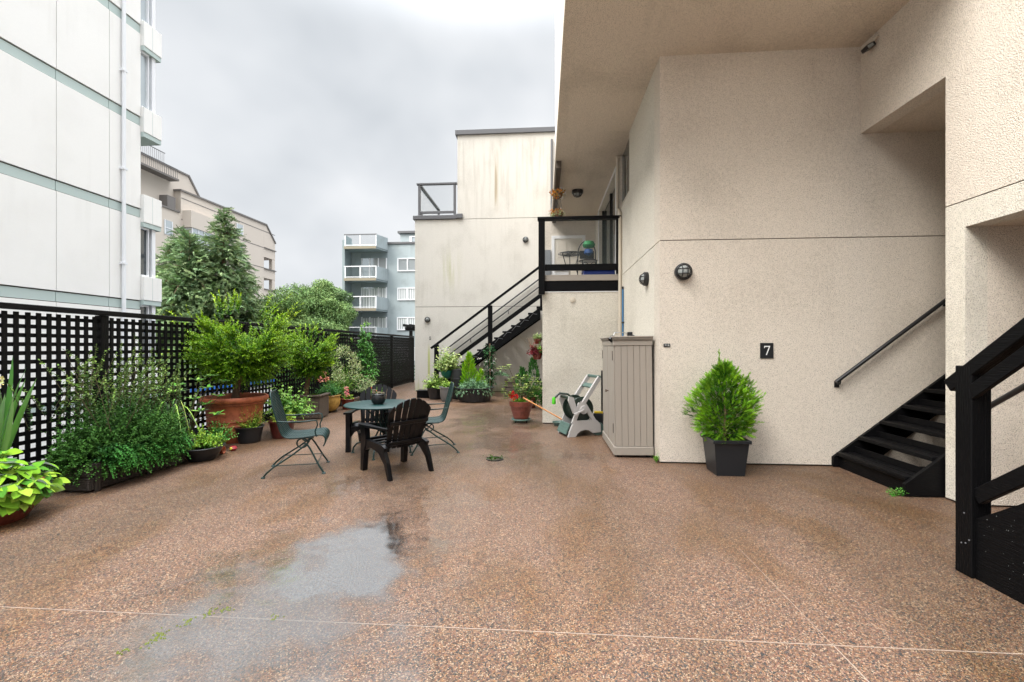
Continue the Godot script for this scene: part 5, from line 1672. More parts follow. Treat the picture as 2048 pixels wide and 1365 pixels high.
	# rhododendron rosettes against the lattice
	var r := thing("rhododendron", "sparse rhododendron with rosettes of long leaves against the lattice", "shrub", Vector3(-5.28, 0, -6.2))
	round_pot(r, 0.13, 0.17, 0.28, 0.03, M.blackplastic)
	var rl := [leaf_shape(0.125, 0.042, 0.25, 0.12, 6), leaf_shape(0.105, 0.038, 0.3, 0.25, 6)]
	var rm := []
	for c in [[0.16, 0.42, 0.05], [0.3, 0.52, 0.1], [0.1, 0.3, 0.04]]:
		var m := mat(c[0], c[1], c[2], 0.5)
		m.metallic_specular = 0.08
		m.backlight_enabled = true
		m.backlight = Color(0.35, 0.35, 0.35)
		rm.append(m)
	for p in [[-0.1, 0.98, 0.38], [0.02, 1.0, 0.22], [-0.12, 0.9, 0.16], [0.12, 0.93, 0.3], [0.12, 1.06, -0.02], [0.24, 1.12, -0.16], [0.32, 1.02, -0.28], [0.02, 1.1, -0.3], [0.3, 0.95, 0.0], [0.1, 0.78, 0.0], [0.22, 0.7, -0.05], [0.26, 0.62, 0.1], [0.05, 0.66, 0.25], [0.32, 0.8, -0.2], [0.4, 0.55, -0.05]]:
		var tip := Vector3(p[0], p[1] - 0.02, p[2])
		part("stem", mb().tube(PackedVector3Array([Vector3(0, 0.26, 0), Vector3(p[0] * 0.4, 0.3 + p[1] * 0.3, p[2] * 0.5), tip]), [0.01, 0.007, 0.004], 6), M.stem, r)
		var n := 8
		for i in n:
			var az: float = TAU * i / n + p[0] * 9.0
			var t := place(tip, Vector3(cos(az), 0.25 + 0.5 * R.randf(), sin(az)), 0.85 + 0.3 * R.randf(), R.randfn() * 0.2)
			part("leaf", rl[i % 2], rm[(i + R.randi() % 2) % 3], r, t.origin, t.basis)

	# day lily flopping out at the planter's corner
	var l := thing("day_lily", "day lily with arching straps and brown dead leaves at the planter's end", "plant", Vector3(-4.95, 0, -5.52))
	round_pot(l, 0.09, 0.12, 0.2, 0.02, M.blackplastic)
	var lm := [mat(0.13, 0.36, 0.03, 0.4), mat(0.28, 0.46, 0.06, 0.4), mat(0.34, 0.42, 0.06, 0.45), mat(0.3, 0.15, 0.06, 0.8)]
	for m in lm:
		m.backlight_enabled = true
		m.backlight = Color(0.4, 0.4, 0.4)
	for k in 30:
		var dead := k > 22
		var az := R.randf() * TAU
		var out := Vector3(cos(az), 0, sin(az))
		var c := mb()
		var wv := out.cross(Vector3.UP) * (0.011 if not dead else 0.009)
		var reach := 0.22 + 0.2 * R.randf()
		var hi := (0.42 + 0.3 * R.randf()) if not dead else 0.3
		for i in 10:
			var u := i / 9.0
			var p := Vector3(0, 0.18, 0) + out * reach * (u * u * 0.6 + u * 0.5) + Vector3(0, hi * sin(PI * (0.05 + 0.8 * u)) * (1.0 if not dead else 0.5) - (0.28 * u * u if dead else 0.05 * u * u), 0)
			p.y = maxf(p.y, 0.01)
			var f := (1.0 - u * u * 0.85)
			c.put(p - wv * f, Vector3.UP)
			c.put(p + wv * f, Vector3.UP)
			if i:
				var v := c.v.size()
				c.tri(v - 4, v - 3, v - 2)
				c.tri(v - 3, v - 1, v - 2)
		part("strap_leaf", c, lm[3 if dead else k % 3], l)


func potted_trees() -> void:
	# big terracotta tub with the spreading bonsai-like tree
	var tub := thing("terracotta_tub", "very large terracotta tub with rolled rim and banded sides", "plant pot", Vector3(-5.13, 0, -6.98))
	var p := PackedVector2Array([Vector2(0, 0), Vector2(0.33, 0), Vector2(0.34, 0.01), Vector2(0.365, 0.2), Vector2(0.385, 0.25), Vector2(0.392, 0.27), Vector2(0.382, 0.285), Vector2(0.39, 0.33), Vector2(0.398, 0.345), Vector2(0.39, 0.36), Vector2(0.415, 0.56), Vector2(0.425, 0.6), Vector2(0.45, 0.61), Vector2(0.452, 0.63), Vector2(0.447, 0.64), Vector2(0.485, 0.65), Vector2(0.497, 0.67), Vector2(0.497, 0.71), Vector2(0.48, 0.735), Vector2(0.455, 0.735), Vector2(0.44, 0.71), Vector2(0.42, 0.64)])
	part("pot", mb().lathe(p, 56), M.terracotta, tub)
	soil_disc(tub, 0.43, 0.655)
	var t := thing("potted_tree", "broad glossy-leaved ornamental tree with yellow-green tips in the terracotta tub", "tree", Vector3(-5.13, 0.65, -6.98))
	tree(t, 0.42, 1500, Vector3(0.86, 0.6, 0.66), Vector3(0.13, 0.86, 0.0), 26, 0.55, 0.055, [[Vector3(-0.62, 1.1, 0.12), Vector3(-0.7, 0.62, 0.2), 0.6], [Vector3(0.45, 1.35, 0.0), Vector3(0.6, 0.75, 0.1), 0.55], [Vector3(0.6, 1.2, 0.0), Vector3(0.8, 0.55, 0.1), 0.6], [Vector3(-0.6, 0.45, 0.1), Vector3(-1, 0.12, 0.1), 0.5], [Vector3(-0.7, 0.72, 0.15), Vector3(-1, 0.3, 0.1), 0.45], [Vector3(0.1, 1.45, 0.1), Vector3(0.05, 1, 0.0), 0.35], [Vector3(-0.15, 1.4, 0.1), Vector3(-0.1, 1, 0.1), 0.35]])

	var b := thing("wooden_planter", "weathered upright-board wooden planter with mossy top", "planter", Vector3(-5.1, 0, -9.3), 0.12)
	for i in 7:
		part("board", mb().span(Vector3(-0.28 + i * 0.08, 0.02, 0.24), Vector3(-0.204 + i * 0.08, 0.47 + R.randfn() * 0.006, 0.265), 0.005), M.old_y, b)
		part("board", mb().span(Vector3(0.28, 0.02, -0.26 + i * 0.075), Vector3(0.305, 0.47 + R.randfn() * 0.006, -0.19 + i * 0.075), 0.005), M.old_y, b)
	part("cap_board", mb().span(Vector3(-0.3, 0.48, 0.2), Vector3(0.33, 0.515, 0.3), 0.006), M.old_x, b)
	part("cap_board", mb().span(Vector3(0.23, 0.4805, -0.3), Vector3(0.33, 0.514, 0.199), 0.006), M.old_z, b)
	part("soil", mb().span(Vector3(-0.28, 0.02, -0.26), Vector3(0.279, 0.46, 0.239)), M.soil, b)
	var mx := []
	var mc := []
	for i in 500:
		mx.append(place(Vector3(R.randf_range(-0.26, 0.26), 0.462, R.randf_range(-0.25, 0.22)), Vector3(R.randfn() * 0.3, 1, R.randfn() * 0.3), 0.6 + R.randf(), R.randf() * TAU))
		mc.append(tint(Color(0.05, 0.12, 0.015), Color(0.12, 0.2, 0.02), R.randf()))
	swarm("moss", b, leaf_shape(0.03, 0.016, 0.2, 0.2, 3), M.dullleaf, mx, mc)
	var t2 := thing("small_potted_tree", "smaller glossy-leaved tree with twisted bare trunk in the wooden planter", "tree", Vector3(-5.18, 0.46, -9.25))
	tree(t2, 0.5, 760, Vector3(0.56, 0.52, 0.5), Vector3(0.14, 0.95, 0.05), 24, 0.42, 0.05, [[Vector3(0.15, 1.3, 0.0), Vector3(0.2, 1, 0), 0.28], [Vector3(0.4, 0.95, 0.1), Vector3(1, 0.3, 0.1), 0.3], [Vector3(-0.1, 1.3, 0), Vector3(-0.2, 1, 0), 0.25], [Vector3(0.45, 0.7, 0.1), Vector3(1, 0.05, 0.2), 0.25]])


func tree(o: Node3D, clear: float, twigs: int, rad: Vector3, mid: Vector3, per: int, len: float, thick: float, extra: Array) -> void:
	var bend := Vector3(0.07, 0, 0.02)
	part("trunk", mb().tube(PackedVector3Array([Vector3(0, -0.02, 0), Vector3(0.005, clear * 0.3, 0) + bend * 0.2, bend + Vector3(-0.01, clear * 0.7, 0), Vector3(mid.x * 0.7, clear, mid.z) + bend * 0.6]), [thick * 1.25, thick, thick * 0.92, thick * 0.85], 12), M.bark, o)
	var xs := []
	var cs := []
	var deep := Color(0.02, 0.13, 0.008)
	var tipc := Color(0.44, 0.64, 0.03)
	var limbs := mb()
	var tips := []
	var fork := Vector3(mid.x * 0.7, clear, mid.z) + bend * 0.6
	for k in 15:
		var az := k * 2.4
		var lift := -0.5 + 1.45 * (k / 14.0)
		var e := mid + Vector3(cos(az) * rad.x * 0.72 * sqrt(1.0 - 0.4 * lift * lift), lift * rad.y * 0.6, sin(az) * rad.z * 0.72)
		var md := fork.lerp(e, 0.5) + Vector3(0, 0.07, 0)
		limbs.tube(PackedVector3Array([fork - Vector3(0, 0.05, 0), md, e]), [thick * 0.4, thick * 0.2, thick * 0.1], 7)
		for i in 7:
			var u := i / 6.0
			tips.append([fork.lerp(md, 0.35 + u) if u < 0.6 else md.lerp(e, (u - 0.5) * 2.0), (e - fork).normalized()])
	part("limbs", limbs, M.bark, o).set_meta("kind", "stuff")
	for k in twigs:
		var s: Array = tips[R.randi() % tips.size()]
		var from: Vector3 = s[0]
		var away: Vector3 = (from - mid + Vector3(0, 0.22, 0)).normalized()
		var d: Vector3 = (away + s[1] * 0.4 + Vector3(R.randfn() * 0.5, R.randfn() * 0.32 + 0.1, R.randfn() * 0.5)).normalized()
		# shorter towards the crown's edge, so that the outline stays ragged but whole
		var q := Vector3((from.x - mid.x) / rad.x, (from.y - mid.y) / rad.y, (from.z - mid.z) / rad.z)
		var l := len * clampf(1.25 - q.length(), 0.3, 1.0) * (0.7 + 0.5 * R.randf())
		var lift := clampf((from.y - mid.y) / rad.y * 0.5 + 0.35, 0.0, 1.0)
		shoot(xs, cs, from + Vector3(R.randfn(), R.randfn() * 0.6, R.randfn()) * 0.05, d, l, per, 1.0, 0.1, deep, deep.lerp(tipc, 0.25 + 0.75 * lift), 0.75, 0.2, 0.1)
	for e in extra:
		for k in 7:
			shoot(xs, cs, e[0] + Vector3(R.randfn(), R.randfn(), R.randfn()) * 0.05, e[1] + Vector3(R.randfn(), R.randfn(), R.randfn()) * 0.13, e[2] * (0.6 + 0.5 * R.randf()), 30, 1.0, 0.02, deep, tipc, 0.75, 0.2, 0.0)
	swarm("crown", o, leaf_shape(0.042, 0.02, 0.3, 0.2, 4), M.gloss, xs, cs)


func left_pots() -> void:
	var lime := Color(0.26, 0.4, 0.035)
	var mid := Color(0.06, 0.22, 0.025)
	var oval := leaf_shape(0.038, 0.024, 0.2, 0.3, 4)
	var o := thing("black_bowl_planter", "wide shallow black bowl of yellow-green basil-like plants", "potted plant", Vector3(-4.68, 0, -5.72))
	round_pot(o, 0.16, 0.26, 0.19, 0.015, M.blackplastic)
	bush(o, "foliage", Vector3(0, 0.16, 0), Vector3(0.3, 0.34, 0.3), 90, 16, oval, M.leaf, mid, lime, 1.0, 0.3)
	o = thing("mint_pot", "bushy green mint drooping over a low dark pot, behind the black bowl", "potted plant", Vector3(-4.9, 0, -6.25))
	round_pot(o, 0.1, 0.14, 0.16, 0.02, M.blackplastic)
	bush(o, "foliage", Vector3(0.03, 0.14, 0), Vector3(0.27, 0.32, 0.27), 90, 16, leaf_shape(0.034, 0.026, 0.25, 0.4, 5, 0.15), M.leaf, Color(0.04, 0.19, 0.025), Color(0.12, 0.33, 0.06), 1.0, 0.5)
	o = thing("tipped_pot", "small orange terracotta pot lying on its side under the mint", "plant pot", Vector3(-4.7, 0.052, -6.02))
	part("pot", mb().lathe(PackedVector2Array([Vector2(0, 0), Vector2(0.036, 0), Vector2(0.05, 0.075), Vector2(0.056, 0.076), Vector2(0.056, 0.095), Vector2(0.046, 0.095), Vector2(0.034, 0.01)]), 20, Transform3D(Basis(Vector3(0.3, 0, 1).normalized(), -1.5), Vector3.ZERO)), M.terracotta, o)
	o = thing("painted_stone", "fist-sized red and yellow painted stone on the pebbles by the mint", "stone", Vector3(-4.62, 0.035, -6.25))
	part("stone", mb().lathe(PackedVector2Array([Vector2(0, -0.035), Vector2(0.035, -0.03), Vector2(0.055, 0.0), Vector2(0.04, 0.028), Vector2(0, 0.036)]), 16, Transform3D(Basis(), Vector3.ZERO), 0.06), mat(0.35, 0.03, 0.04, 0.4), o)
	part("yellow_patch", mb().lathe(PackedVector2Array([Vector2(0.02, -0.006), Vector2(0.022, 0.0), Vector2(0.0, 0.008)]), 12, Transform3D(Basis(Vector3.RIGHT, 1.2), Vector3(0.0, 0.008, 0.051))), mat(0.6, 0.5, 0.06, 0.4), o)
	o = thing("black_pot_fuchsia", "round black pot of wispy yellow-green foliage in front of the terracotta tub", "potted plant", Vector3(-4.77, 0, -6.83))
	round_pot(o, 0.155, 0.2, 0.26, 0.02, M.blackplastic)
	bush(o, "foliage", Vector3(0, 0.22, 0), Vector3(0.31, 0.5, 0.3), 110, 17, leaf_shape(0.028, 0.016, 0.2, 0.3, 3), M.leaf, Color(0.07, 0.2, 0.02), Color(0.28, 0.4, 0.04), 1.0, 0.35)
	o = thing("dark_red_pot", "glossy dark red pot with leafy green vine spilling right", "potted plant", Vector3(-4.46, 0, -7.22))
	round_pot(o, 0.15, 0.2, 0.3, 0.035, M.darkred)
	bush(o, "foliage", Vector3(0, 0.27, 0), Vector3(0.26, 0.28, 0.26), 60, 14, oval, M.leaf, Color(0.1, 0.25, 0.02), Color(0.33, 0.42, 0.04), 0.9, 0.4)
	o = thing("leafy_vine_pot", "tall light-green vine with broad leaves between the red pot and the wooden planter", "potted plant", Vector3(-4.75, 0, -7.75))
	round_pot(o, 0.14, 0.19, 0.3, 0.03, M.blackplastic)
	bush(o, "foliage", Vector3(0.1, 0.26, 0), Vector3(0.5, 0.72, 0.4), 130, 13, leaf_shape(0.062, 0.05, 0.2, 0.35, 5, 0.1), M.leaf, Color(0.05, 0.21, 0.025), Color(0.24, 0.43, 0.07), 1.0, 0.5)
	o = thing("yellow_glazed_pot", "round mustard-yellow glazed pot with dark azalea and coral blooms", "potted plant", Vector3(-5.08, 0, -10.12))
	var yp := PackedVector2Array([Vector2(0, 0.03), Vector2(0.13, 0.03), Vector2(0.2, 0.1), Vector2(0.24, 0.2), Vector2(0.25, 0.3), Vector2(0.237, 0.36), Vector2(0.25, 0.385), Vector2(0.262, 0.395), Vector2(0.255, 0.405), Vector2(0.235, 0.4), Vector2(0.22, 0.36)])
	part("pot", mb().lathe(yp, 36), M.yellowglaze, o)
	part("saucer", mb().lathe(PackedVector2Array([Vector2(0, 0.0), Vector2(0.15, 0.0), Vector2(0.18, 0.03), Vector2(0.17, 0.035), Vector2(0, 0.028)]), 24), M.iron, o)
	soil_disc(o, 0.225, 0.37)
	bush(o, "foliage", Vector3(0, 0.38, 0), Vector3(0.36, 0.42, 0.34), 130, 16, leaf_shape(0.045, 0.014, 0.3, 0.2, 4), M.gloss, Color(0.018, 0.09, 0.018), Color(0.06, 0.22, 0.04))
	flowers(o, "bloom", [Vector3(-0.08, 0.92, 0.1), Vector3(0.04, 0.8, 0.2), Vector3(-0.12, 0.78, 0.18)], 0.055, 40, Color(0.75, 0.2, 0.16), Color(0.8, 0.42, 0.3), 0.03)
	o = thing("red_pot", "small red glazed pot with a pink flower spike beside the yellow pot", "potted plant", Vector3(-4.86, 0, -10.62))
	round_pot(o, 0.12, 0.16, 0.26, 0.02, M.redglaze)
	bush(o, "foliage", Vector3(0, 0.24, 0), Vector3(0.17, 0.16, 0.17), 40, 12, oval, M.leaf, Color(0.06, 0.22, 0.02), lime, 0.8)
	flowers(o, "bloom", [Vector3(0, 0.4, 0.08), Vector3(0.01, 0.46, 0.07), Vector3(0, 0.52, 0.06), Vector3(0.05, 0.36, 0.1)], 0.035, 26, Color(0.75, 0.12, 0.16), Color(0.8, 0.5, 0.45), 0.028)
	var spots := [["red_pot", "red glazed pot with small orange flowers half behind the far armchair", Vector3(-4.55, 0, -11.5), 0.16, "o"], ["red_pot", "rearmost red pot with trailing green leaves near the laurel", Vector3(-4.62, 0, -12.0), 0.17, "g"]]
	for q in spots:
		o = thing(q[0], q[1], "potted plant", q[2])
		round_pot(o, q[3] * 0.75, q[3], 0.26, 0.03, M.redglaze)
		bush(o, "foliage", Vector3(0, 0.24, 0), Vector3(0.26, 0.26, 0.25), 60, 13, oval, M.leaf, Color(0.06, 0.2, 0.02), Color(0.2, 0.38, 0.05), 1.0)
		if q[4] == "o":
			flowers(o, "bloom", [Vector3(0.1, 0.38, 0.15), Vector3(-0.1, 0.4, 0.12), Vector3(0.0, 0.46, 0.1), Vector3(0.18, 0.33, 0.1)], 0.03, 18, Color(0.75, 0.2, 0.05), Color(0.75, 0.1, 0.06), 0.026)
	# variegated masses and the laurel column
	var cream := Color(0.52, 0.54, 0.3)
	o = thing("variegated_shrub", "tall cream-variegated shrub billowing in front of the far lattice", "shrub", Vector3(-5.28, 0, -11.2))
	round_pot(o, 0.17, 0.22, 0.35, 0.03, M.blackplastic)
	bush(o, "green_leaves", Vector3(0, 0.3, 0), Vector3(0.5, 0.95, 0.6), 170, 18, leaf_shape(0.05, 0.018, 0.3, 0.2, 3), M.leaf, Color(0.05, 0.17, 0.02), Color(0.2, 0.36, 0.05), 1.0, 0.2)
	var xs := []
	var cs := []
	for c in [Vector3(0.05, 1.42, 0.1), Vector3(0.22, 1.3, -0.1), Vector3(0.32, 1.12, 0.0), Vector3(0.3, 0.98, -0.25), Vector3(0.02, 1.05, 0.3), Vector3(0.1, 0.85, 0.42), Vector3(0.35, 0.82, 0.1), Vector3(0.15, 0.75, 0.45), Vector3(-0.1, 1.35, 0.2), Vector3(0.42, 0.7, -0.1), Vector3(0.0, 1.48, -0.1)]:
		for i in 150:
			var q := ball()
			xs.append(place(c + q * Vector3(0.15, 0.12, 0.17), q + Vector3(0, 0.5, 0), 0.7 + R.randf() * 0.5, R.randf() * TAU))
			cs.append(tint(Color(0.22, 0.33, 0.1), cream, R.randf() * 1.1))
	swarm("cream_leaves", o, leaf_shape(0.045, 0.014, 0.25, 0.25, 3), M.leaf, xs, cs)
	o = thing("low_variegated_shrub", "low cream-speckled shrub at the laurel's foot", "shrub", Vector3(-4.95, 0, -12.0))
	round_pot(o, 0.14, 0.18, 0.28, 0.03, M.blackplastic)
	bush(o, "foliage", Vector3(0, 0.25, 0), Vector3(0.4, 0.58, 0.38), 120, 15, leaf_shape(0.042, 0.016, 0.25, 0.25, 3), M.leaf, Color(0.08, 0.2, 0.04), cream, 1.0, 0.2)
	o = thing("laurel_column", "tall narrow glossy broad-leaved laurel rising above the fence top", "shrub", Vector3(-5.2, 0, -12.6))
	round_pot(o, 0.18, 0.24, 0.4, 0.03, M.blackplastic)
	part("trunk", mb().tube(PackedVector3Array([Vector3(0, 0.35, 0), Vector3(0.01, 1.2, 0), Vector3(-0.02, 2.0, 0)]), [0.025, 0.018, 0.008], 8), M.bark, o)
	xs = []
	cs = []
	for k in 270:
		var y := 0.4 + 1.65 * R.randf()
		var az := R.randf() * TAU
		var w := 0.36 * (1.0 - pow((y - 0.4) / 1.9, 2.2) * 0.75)
		shoot(xs, cs, Vector3(0, y - 0.1, 0), Vector3(cos(az), 0.45, sin(az)), w * (0.6 + 0.5 * R.randf()), 6, 1.0, 0.3, Color(0.025, 0.11, 0.02), Color(0.1, 0.27, 0.045), 1.0, 0.0, 0.3)
	for p in [Vector3(-0.12, 2.0, 0.05), Vector3(-0.05, 2.1, 0), Vector3(0.05, 2.12, 0), Vector3(-0.4, 1.65, 0.1)]:
		shoot(xs, cs, p, Vector3(0, 1, 0), 0.14, 9, 1.0, 0.0, Color(0.1, 0.3, 0.03), Color(0.3, 0.5, 0.06), 0.8, 0.4, 0.0)
	swarm("foliage", o, leaf_shape(0.095, 0.052, 0.25, 0.5, 5), M.gloss, xs, cs)


func stair_pots() -> void:
	var oval := leaf_shape(0.055, 0.04, 0.2, 0.35, 4)
	var o := thing("geranium_pot", "black square-sided pot of bright green geranium leaves at the far block's corner", "potted plant", Vector3(-3.2, 0, -12.85))
	round_pot(o, 0.17, 0.24, 0.34, 0.02, M.blackplastic)
	bush(o, "foliage", Vector3(0, 0.3, 0), Vector3(0.44, 0.52, 0.38), 160, 12, leaf_shape(0.06, 0.055, 0.15, 0.35, 5), M.leaf, Color(0.08, 0.27, 0.02), Color(0.36, 0.48, 0.12), 1.0, 0.4)
	o = thing("step_block", "low black timber block on the pebbles beside the geranium pot", "block", Vector3(-3.62, 0, -13.2))
	part("block", mb().span(Vector3(-0.2, 0, -0.15), Vector3(0.2, 0.2, 0.15), 0.01), M.black_x, o)
	part("top_board", mb().span(Vector3(-0.22, 0.2005, -0.17), Vector3(0.22, 0.23, 0.17), 0.006), M.black_x, o)
	o = thing("ribbed_grey_pot", "grey ribbed plastic pot with a small green seedling", "potted plant", Vector3(-2.75, 0, -12.35))
	var rp := PackedVector2Array([Vector2(0, 0), Vector2(0.13, 0)])
	for i in 6:
		rp.append(Vector2(0.14 + i * 0.007, 0.02 + i * 0.022))
		rp.append(Vector2(0.147 + i * 0.007, 0.03 + i * 0.022))
	for q in [Vector2(0.19, 0.38), Vector2(0.215, 0.385), Vector2(0.215, 0.42), Vector2(0.195, 0.42), Vector2(0.18, 0.36)]:
		rp.append(q)
	part("pot", mb().lathe(rp, 30), M.greyplastic, o)
	soil_disc(o, 0.185, 0.38)
	bush(o, "foliage", Vector3(0, 0.36, 0), Vector3(0.26, 0.3, 0.22), 40, 11, oval, M.leaf, Color(0.1, 0.26, 0.03), Color(0.3, 0.45, 0.07), 0.9)
	o = thing("teal_hanging_pot", "teal bowl pot of tall variegated leaves hung on the stair post", "potted plant", Vector3(-2.9, 0.6, -13.1))
	part("pot", mb().lathe(PackedVector2Array([Vector2(0, -0.02), Vector2(0.1, 0.0), Vector2(0.17, 0.1), Vector2(0.21, 0.22), Vector2(0.22, 0.235), Vector2(0.2, 0.24), Vector2(0.18, 0.2)]), 28), M.tealplastic, o)
	soil_disc(o, 0.19, 0.2)
	part("stand", mb().tube(PackedVector3Array([Vector3(0, -0.6, -0.1), Vector3(0, 0.0, -0.08)]), 0.02, 8), M.iron, o)
	bush(o, "foliage", Vector3(0, 0.2, 0), Vector3(0.46, 0.85, 0.4), 210, 12, leaf_shape(0.085, 0.06, 0.2, 0.4, 5), M.leaf, Color(0.12, 0.3, 0.04), Color(0.45, 0.52, 0.2), 1.0, 0.35)
	o = thing("black_barrel", "matt black barrel between the teal pot and the cypress", "barrel", Vector3(-2.52, 0, -12.95))
	part("body", mb().lathe(PackedVector2Array([Vector2(0, 0), Vector2(0.2, 0), Vector2(0.24, 0.35), Vector2(0.24, 0.6), Vector2(0.2, 0.88), Vector2(0.0, 0.9)]), 24), M.dark, o)
	part("hoop", mb().lathe(PackedVector2Array([Vector2(0.243, 0.58), Vector2(0.247, 0.585), Vector2(0.247, 0.61), Vector2(0.243, 0.615)]), 24), M.iron, o)
	o = thing("dark_tub", "wide low black tub overflowing with grey-green lance-shaped leaves", "potted plant", Vector3(-1.95, 0, -12.45))
	round_pot(o, 0.44, 0.52, 0.4, 0.03, M.blackplastic)
	bush(o, "foliage", Vector3(0, 0.38, 0.08), Vector3(0.66, 0.3, 0.56), 260, 12, leaf_shape(0.11, 0.024, 0.25, 0.3, 5), M.leaf, Color(0.04, 0.13, 0.05), Color(0.2, 0.34, 0.18), 1.0, 0.5, 0.3)
	o = thing("lemon_cypress", "bright lime-yellow cone-shaped cypress in the dark tub", "shrub", Vector3(-2.15, 0.38, -12.6))
	var xs := []
	var cs := []
	cone(xs, cs, Vector3(0, 0, 0), 1.02, 0.27, 620, Color(0.06, 0.24, 0.01), Color(0.34, 0.58, 0.02), 0.35)
	cone(xs, cs, Vector3(0.36, 0, 0.1), 0.5, 0.15, 160, Color(0.06, 0.24, 0.01), Color(0.34, 0.58, 0.02), 0.35)
	part("trunk", mb().tube(PackedVector3Array([Vector3(0, -0.03, 0), Vector3(0, 0.85, 0)]), [0.02, 0.006], 6), M.bark, o)
	swarm("foliage", o, frond_shape(0.13, 0.05, 6, 0.005, 0.05), M.leaf, xs, cs)
	o = thing("ivy_post", "dark ivy with white-edged leaves climbing the stair post", "ivy", Vector3(-1.66, 0.3, -13.6))
	part("cane", mb().tube(PackedVector3Array([Vector3(0, -0.3, 0), Vector3(0, 1.35, 0.05)]), 0.025, 6), M.bark, o)
	xs = []
	cs = []
	for k in 130:
		var y := 0.1 + 1.25 * R.randf()
		var az := R.randf() * TAU
		shoot(xs, cs, Vector3(cos(az) * 0.08, y, sin(az) * 0.08), Vector3(cos(az), -0.2, sin(az)), 0.1 + 0.08 * R.randf(), 5, 1.0, 0.8, Color(0.012, 0.06, 0.016), Color(0.05, 0.16, 0.05), 1.0, 0.0, 0.0)
	for k in 6:
		shoot(xs, cs, Vector3(0.1, 0.35 + 0.03 * k, 0.1), Vector3(1, 0.25 - 0.05 * k, 0.1), 0.5, 16, 1.0, 0.15, Color(0.02, 0.09, 0.03), Color(0.16, 0.3, 0.14), 1.0, 0.0, 0.0)
	swarm("foliage", o, leaf_shape(0.05, 0.045, 0.2, 0.3, 4), M.gloss, xs, cs)
	var sp := []
	for k in 14:
		sp.append(Vector3(R.randf_range(-0.35, 0.25), R.randf_range(0.25, 0.95), 0.2))
	flowers(o, "bloom", sp, 0.02, 5, Color(0.7, 0.68, 0.62), Color(0.75, 0.75, 0.7), 0.03)

	# terracotta pot on a wheeled caddy
	o = thing("terracotta_pot", "terracotta pot of leggy rhododendron with red flowers on a wheeled caddy", "potted plant", Vector3(-0.46, 0, -9.05))
	var ca := part("caddy", mb().lathe(PackedVector2Array([Vector2(0, 0.05), Vector2(0.2, 0.05), Vector2(0.205, 0.06), Vector2(0.2, 0.075), Vector2(0, 0.075)]), 24), M.cartgreen, o)
	for i in 4:
		part("castor", mb().lathe(PackedVector2Array([Vector2(0.0, -0.012), Vector2(0.024, -0.012), Vector2(0.024, 0.012), Vector2(0, 0.012)]), 12, Transform3D(Basis(Vector3(0, 0, 1), PI / 2), Vector3(cos(TAU * i / 4 + 0.7) * 0.16, 0.025, sin(TAU * i / 4 + 0.7) * 0.16))), M.iron, ca)
	round_pot(o, 0.155, 0.225, 0.36, 0.1, M.redclay, 0.0, Vector3(0, 0.076, 0))
	part("pot_band", mb().lathe(PackedVector2Array([Vector2(0.2, 0.235), Vector2(0.207, 0.238), Vector2(0.209, 0.245), Vector2(0.204, 0.248)]), 32), M.redclay, o)
	var st := mb()
	xs = []
	cs = []
	for q in [[-0.36, 1.13, 0.05], [-0.27, 1.16, 0.0], [-0.3, 0.82, 0.1], [-0.36, 0.68, 0.12], [-0.2, 0.9, -0.05], [0.02, 0.9, 0.05], [0.12, 0.95, -0.02], [0.28, 0.9, 0.05], [0.36, 0.82, 0.0], [0.3, 0.72, 0.1], [0.12, 0.78, 0.15], [-0.08, 0.78, 0.18], [0.0, 0.65, 0.2], [0.22, 0.62, 0.18], [-0.22, 0.62, 0.2], [0.38, 0.7, 0.08], [-0.1, 0.95, 0.0], [0.2, 0.83, 0.15], [-0.3, 0.56, 0.1], [0.06, 0.72, 0.22]]:
		var tip := Vector3(q[0], q[1], q[2])
		st.tube(PackedVector3Array([Vector3(q[0] * 0.15, 0.4, 0), Vector3(q[0] * 0.45, 0.4 + (q[1] - 0.4) * 0.55, q[2] * 0.5), tip]), [0.009, 0.006, 0.004], 5)
		for r in 3:
			for i in 8:
				var az := TAU * i / 8 + r
				xs.append(place(tip + Vector3(R.randfn() * 0.025, -r * 0.035, R.randfn() * 0.025), Vector3(cos(az), 0.5 - 0.15 * r, sin(az)), 0.8 + 0.4 * R.randf(), R.randfn() * 0.3))
				cs.append(tint(Color(0.08, 0.16, 0.025), Color(0.3, 0.38, 0.09), 0.8 - 0.35 * r + 0.2 * R.randf()))
	part("stems", st, M.stem, o)
	swarm("foliage", o, leaf_shape(0.07, 0.024, 0.25, 0.15, 4), M.leaf, xs, cs)
	bush(o, "edging", Vector3(0, 0.4, 0.05), Vector3(0.23, 0.12, 0.19), 70, 12, leaf_shape(0.026, 0.02, 0.2, 0.2, 3), M.leaf, Color(0.05, 0.25, 0.02), Color(0.26, 0.55, 0.04), 1.0)
	flowers(o, "bloom", [Vector3(-0.15, 0.52, 0.2), Vector3(-0.2, 0.56, 0.17), Vector3(-0.1, 0.55, 0.2), Vector3(-0.16, 0.6, 0.17)], 0.035, 30, Color(0.6, 0.012, 0.012), Color(0.75, 0.05, 0.04), 0.03)
	o = thing("dwarf_conifer", "dark green double-headed dwarf conifer in a terracotta pot behind the rhododendron", "potted plant", Vector3(-0.36, 0, -11.2))
	round_pot(o, 0.15, 0.2, 0.3, 0.05, M.redclay)
	xs = []
	cs = []
	cone(xs, cs, Vector3(0.1, 0.3, 0), 1.0, 0.28, 420, Color(0.012, 0.055, 0.015), Color(0.07, 0.22, 0.04), 0.5)
	cone(xs, cs, Vector3(-0.18, 0.3, 0.1), 0.75, 0.24, 300, Color(0.012, 0.055, 0.015), Color(0.07, 0.22, 0.04), 0.5)
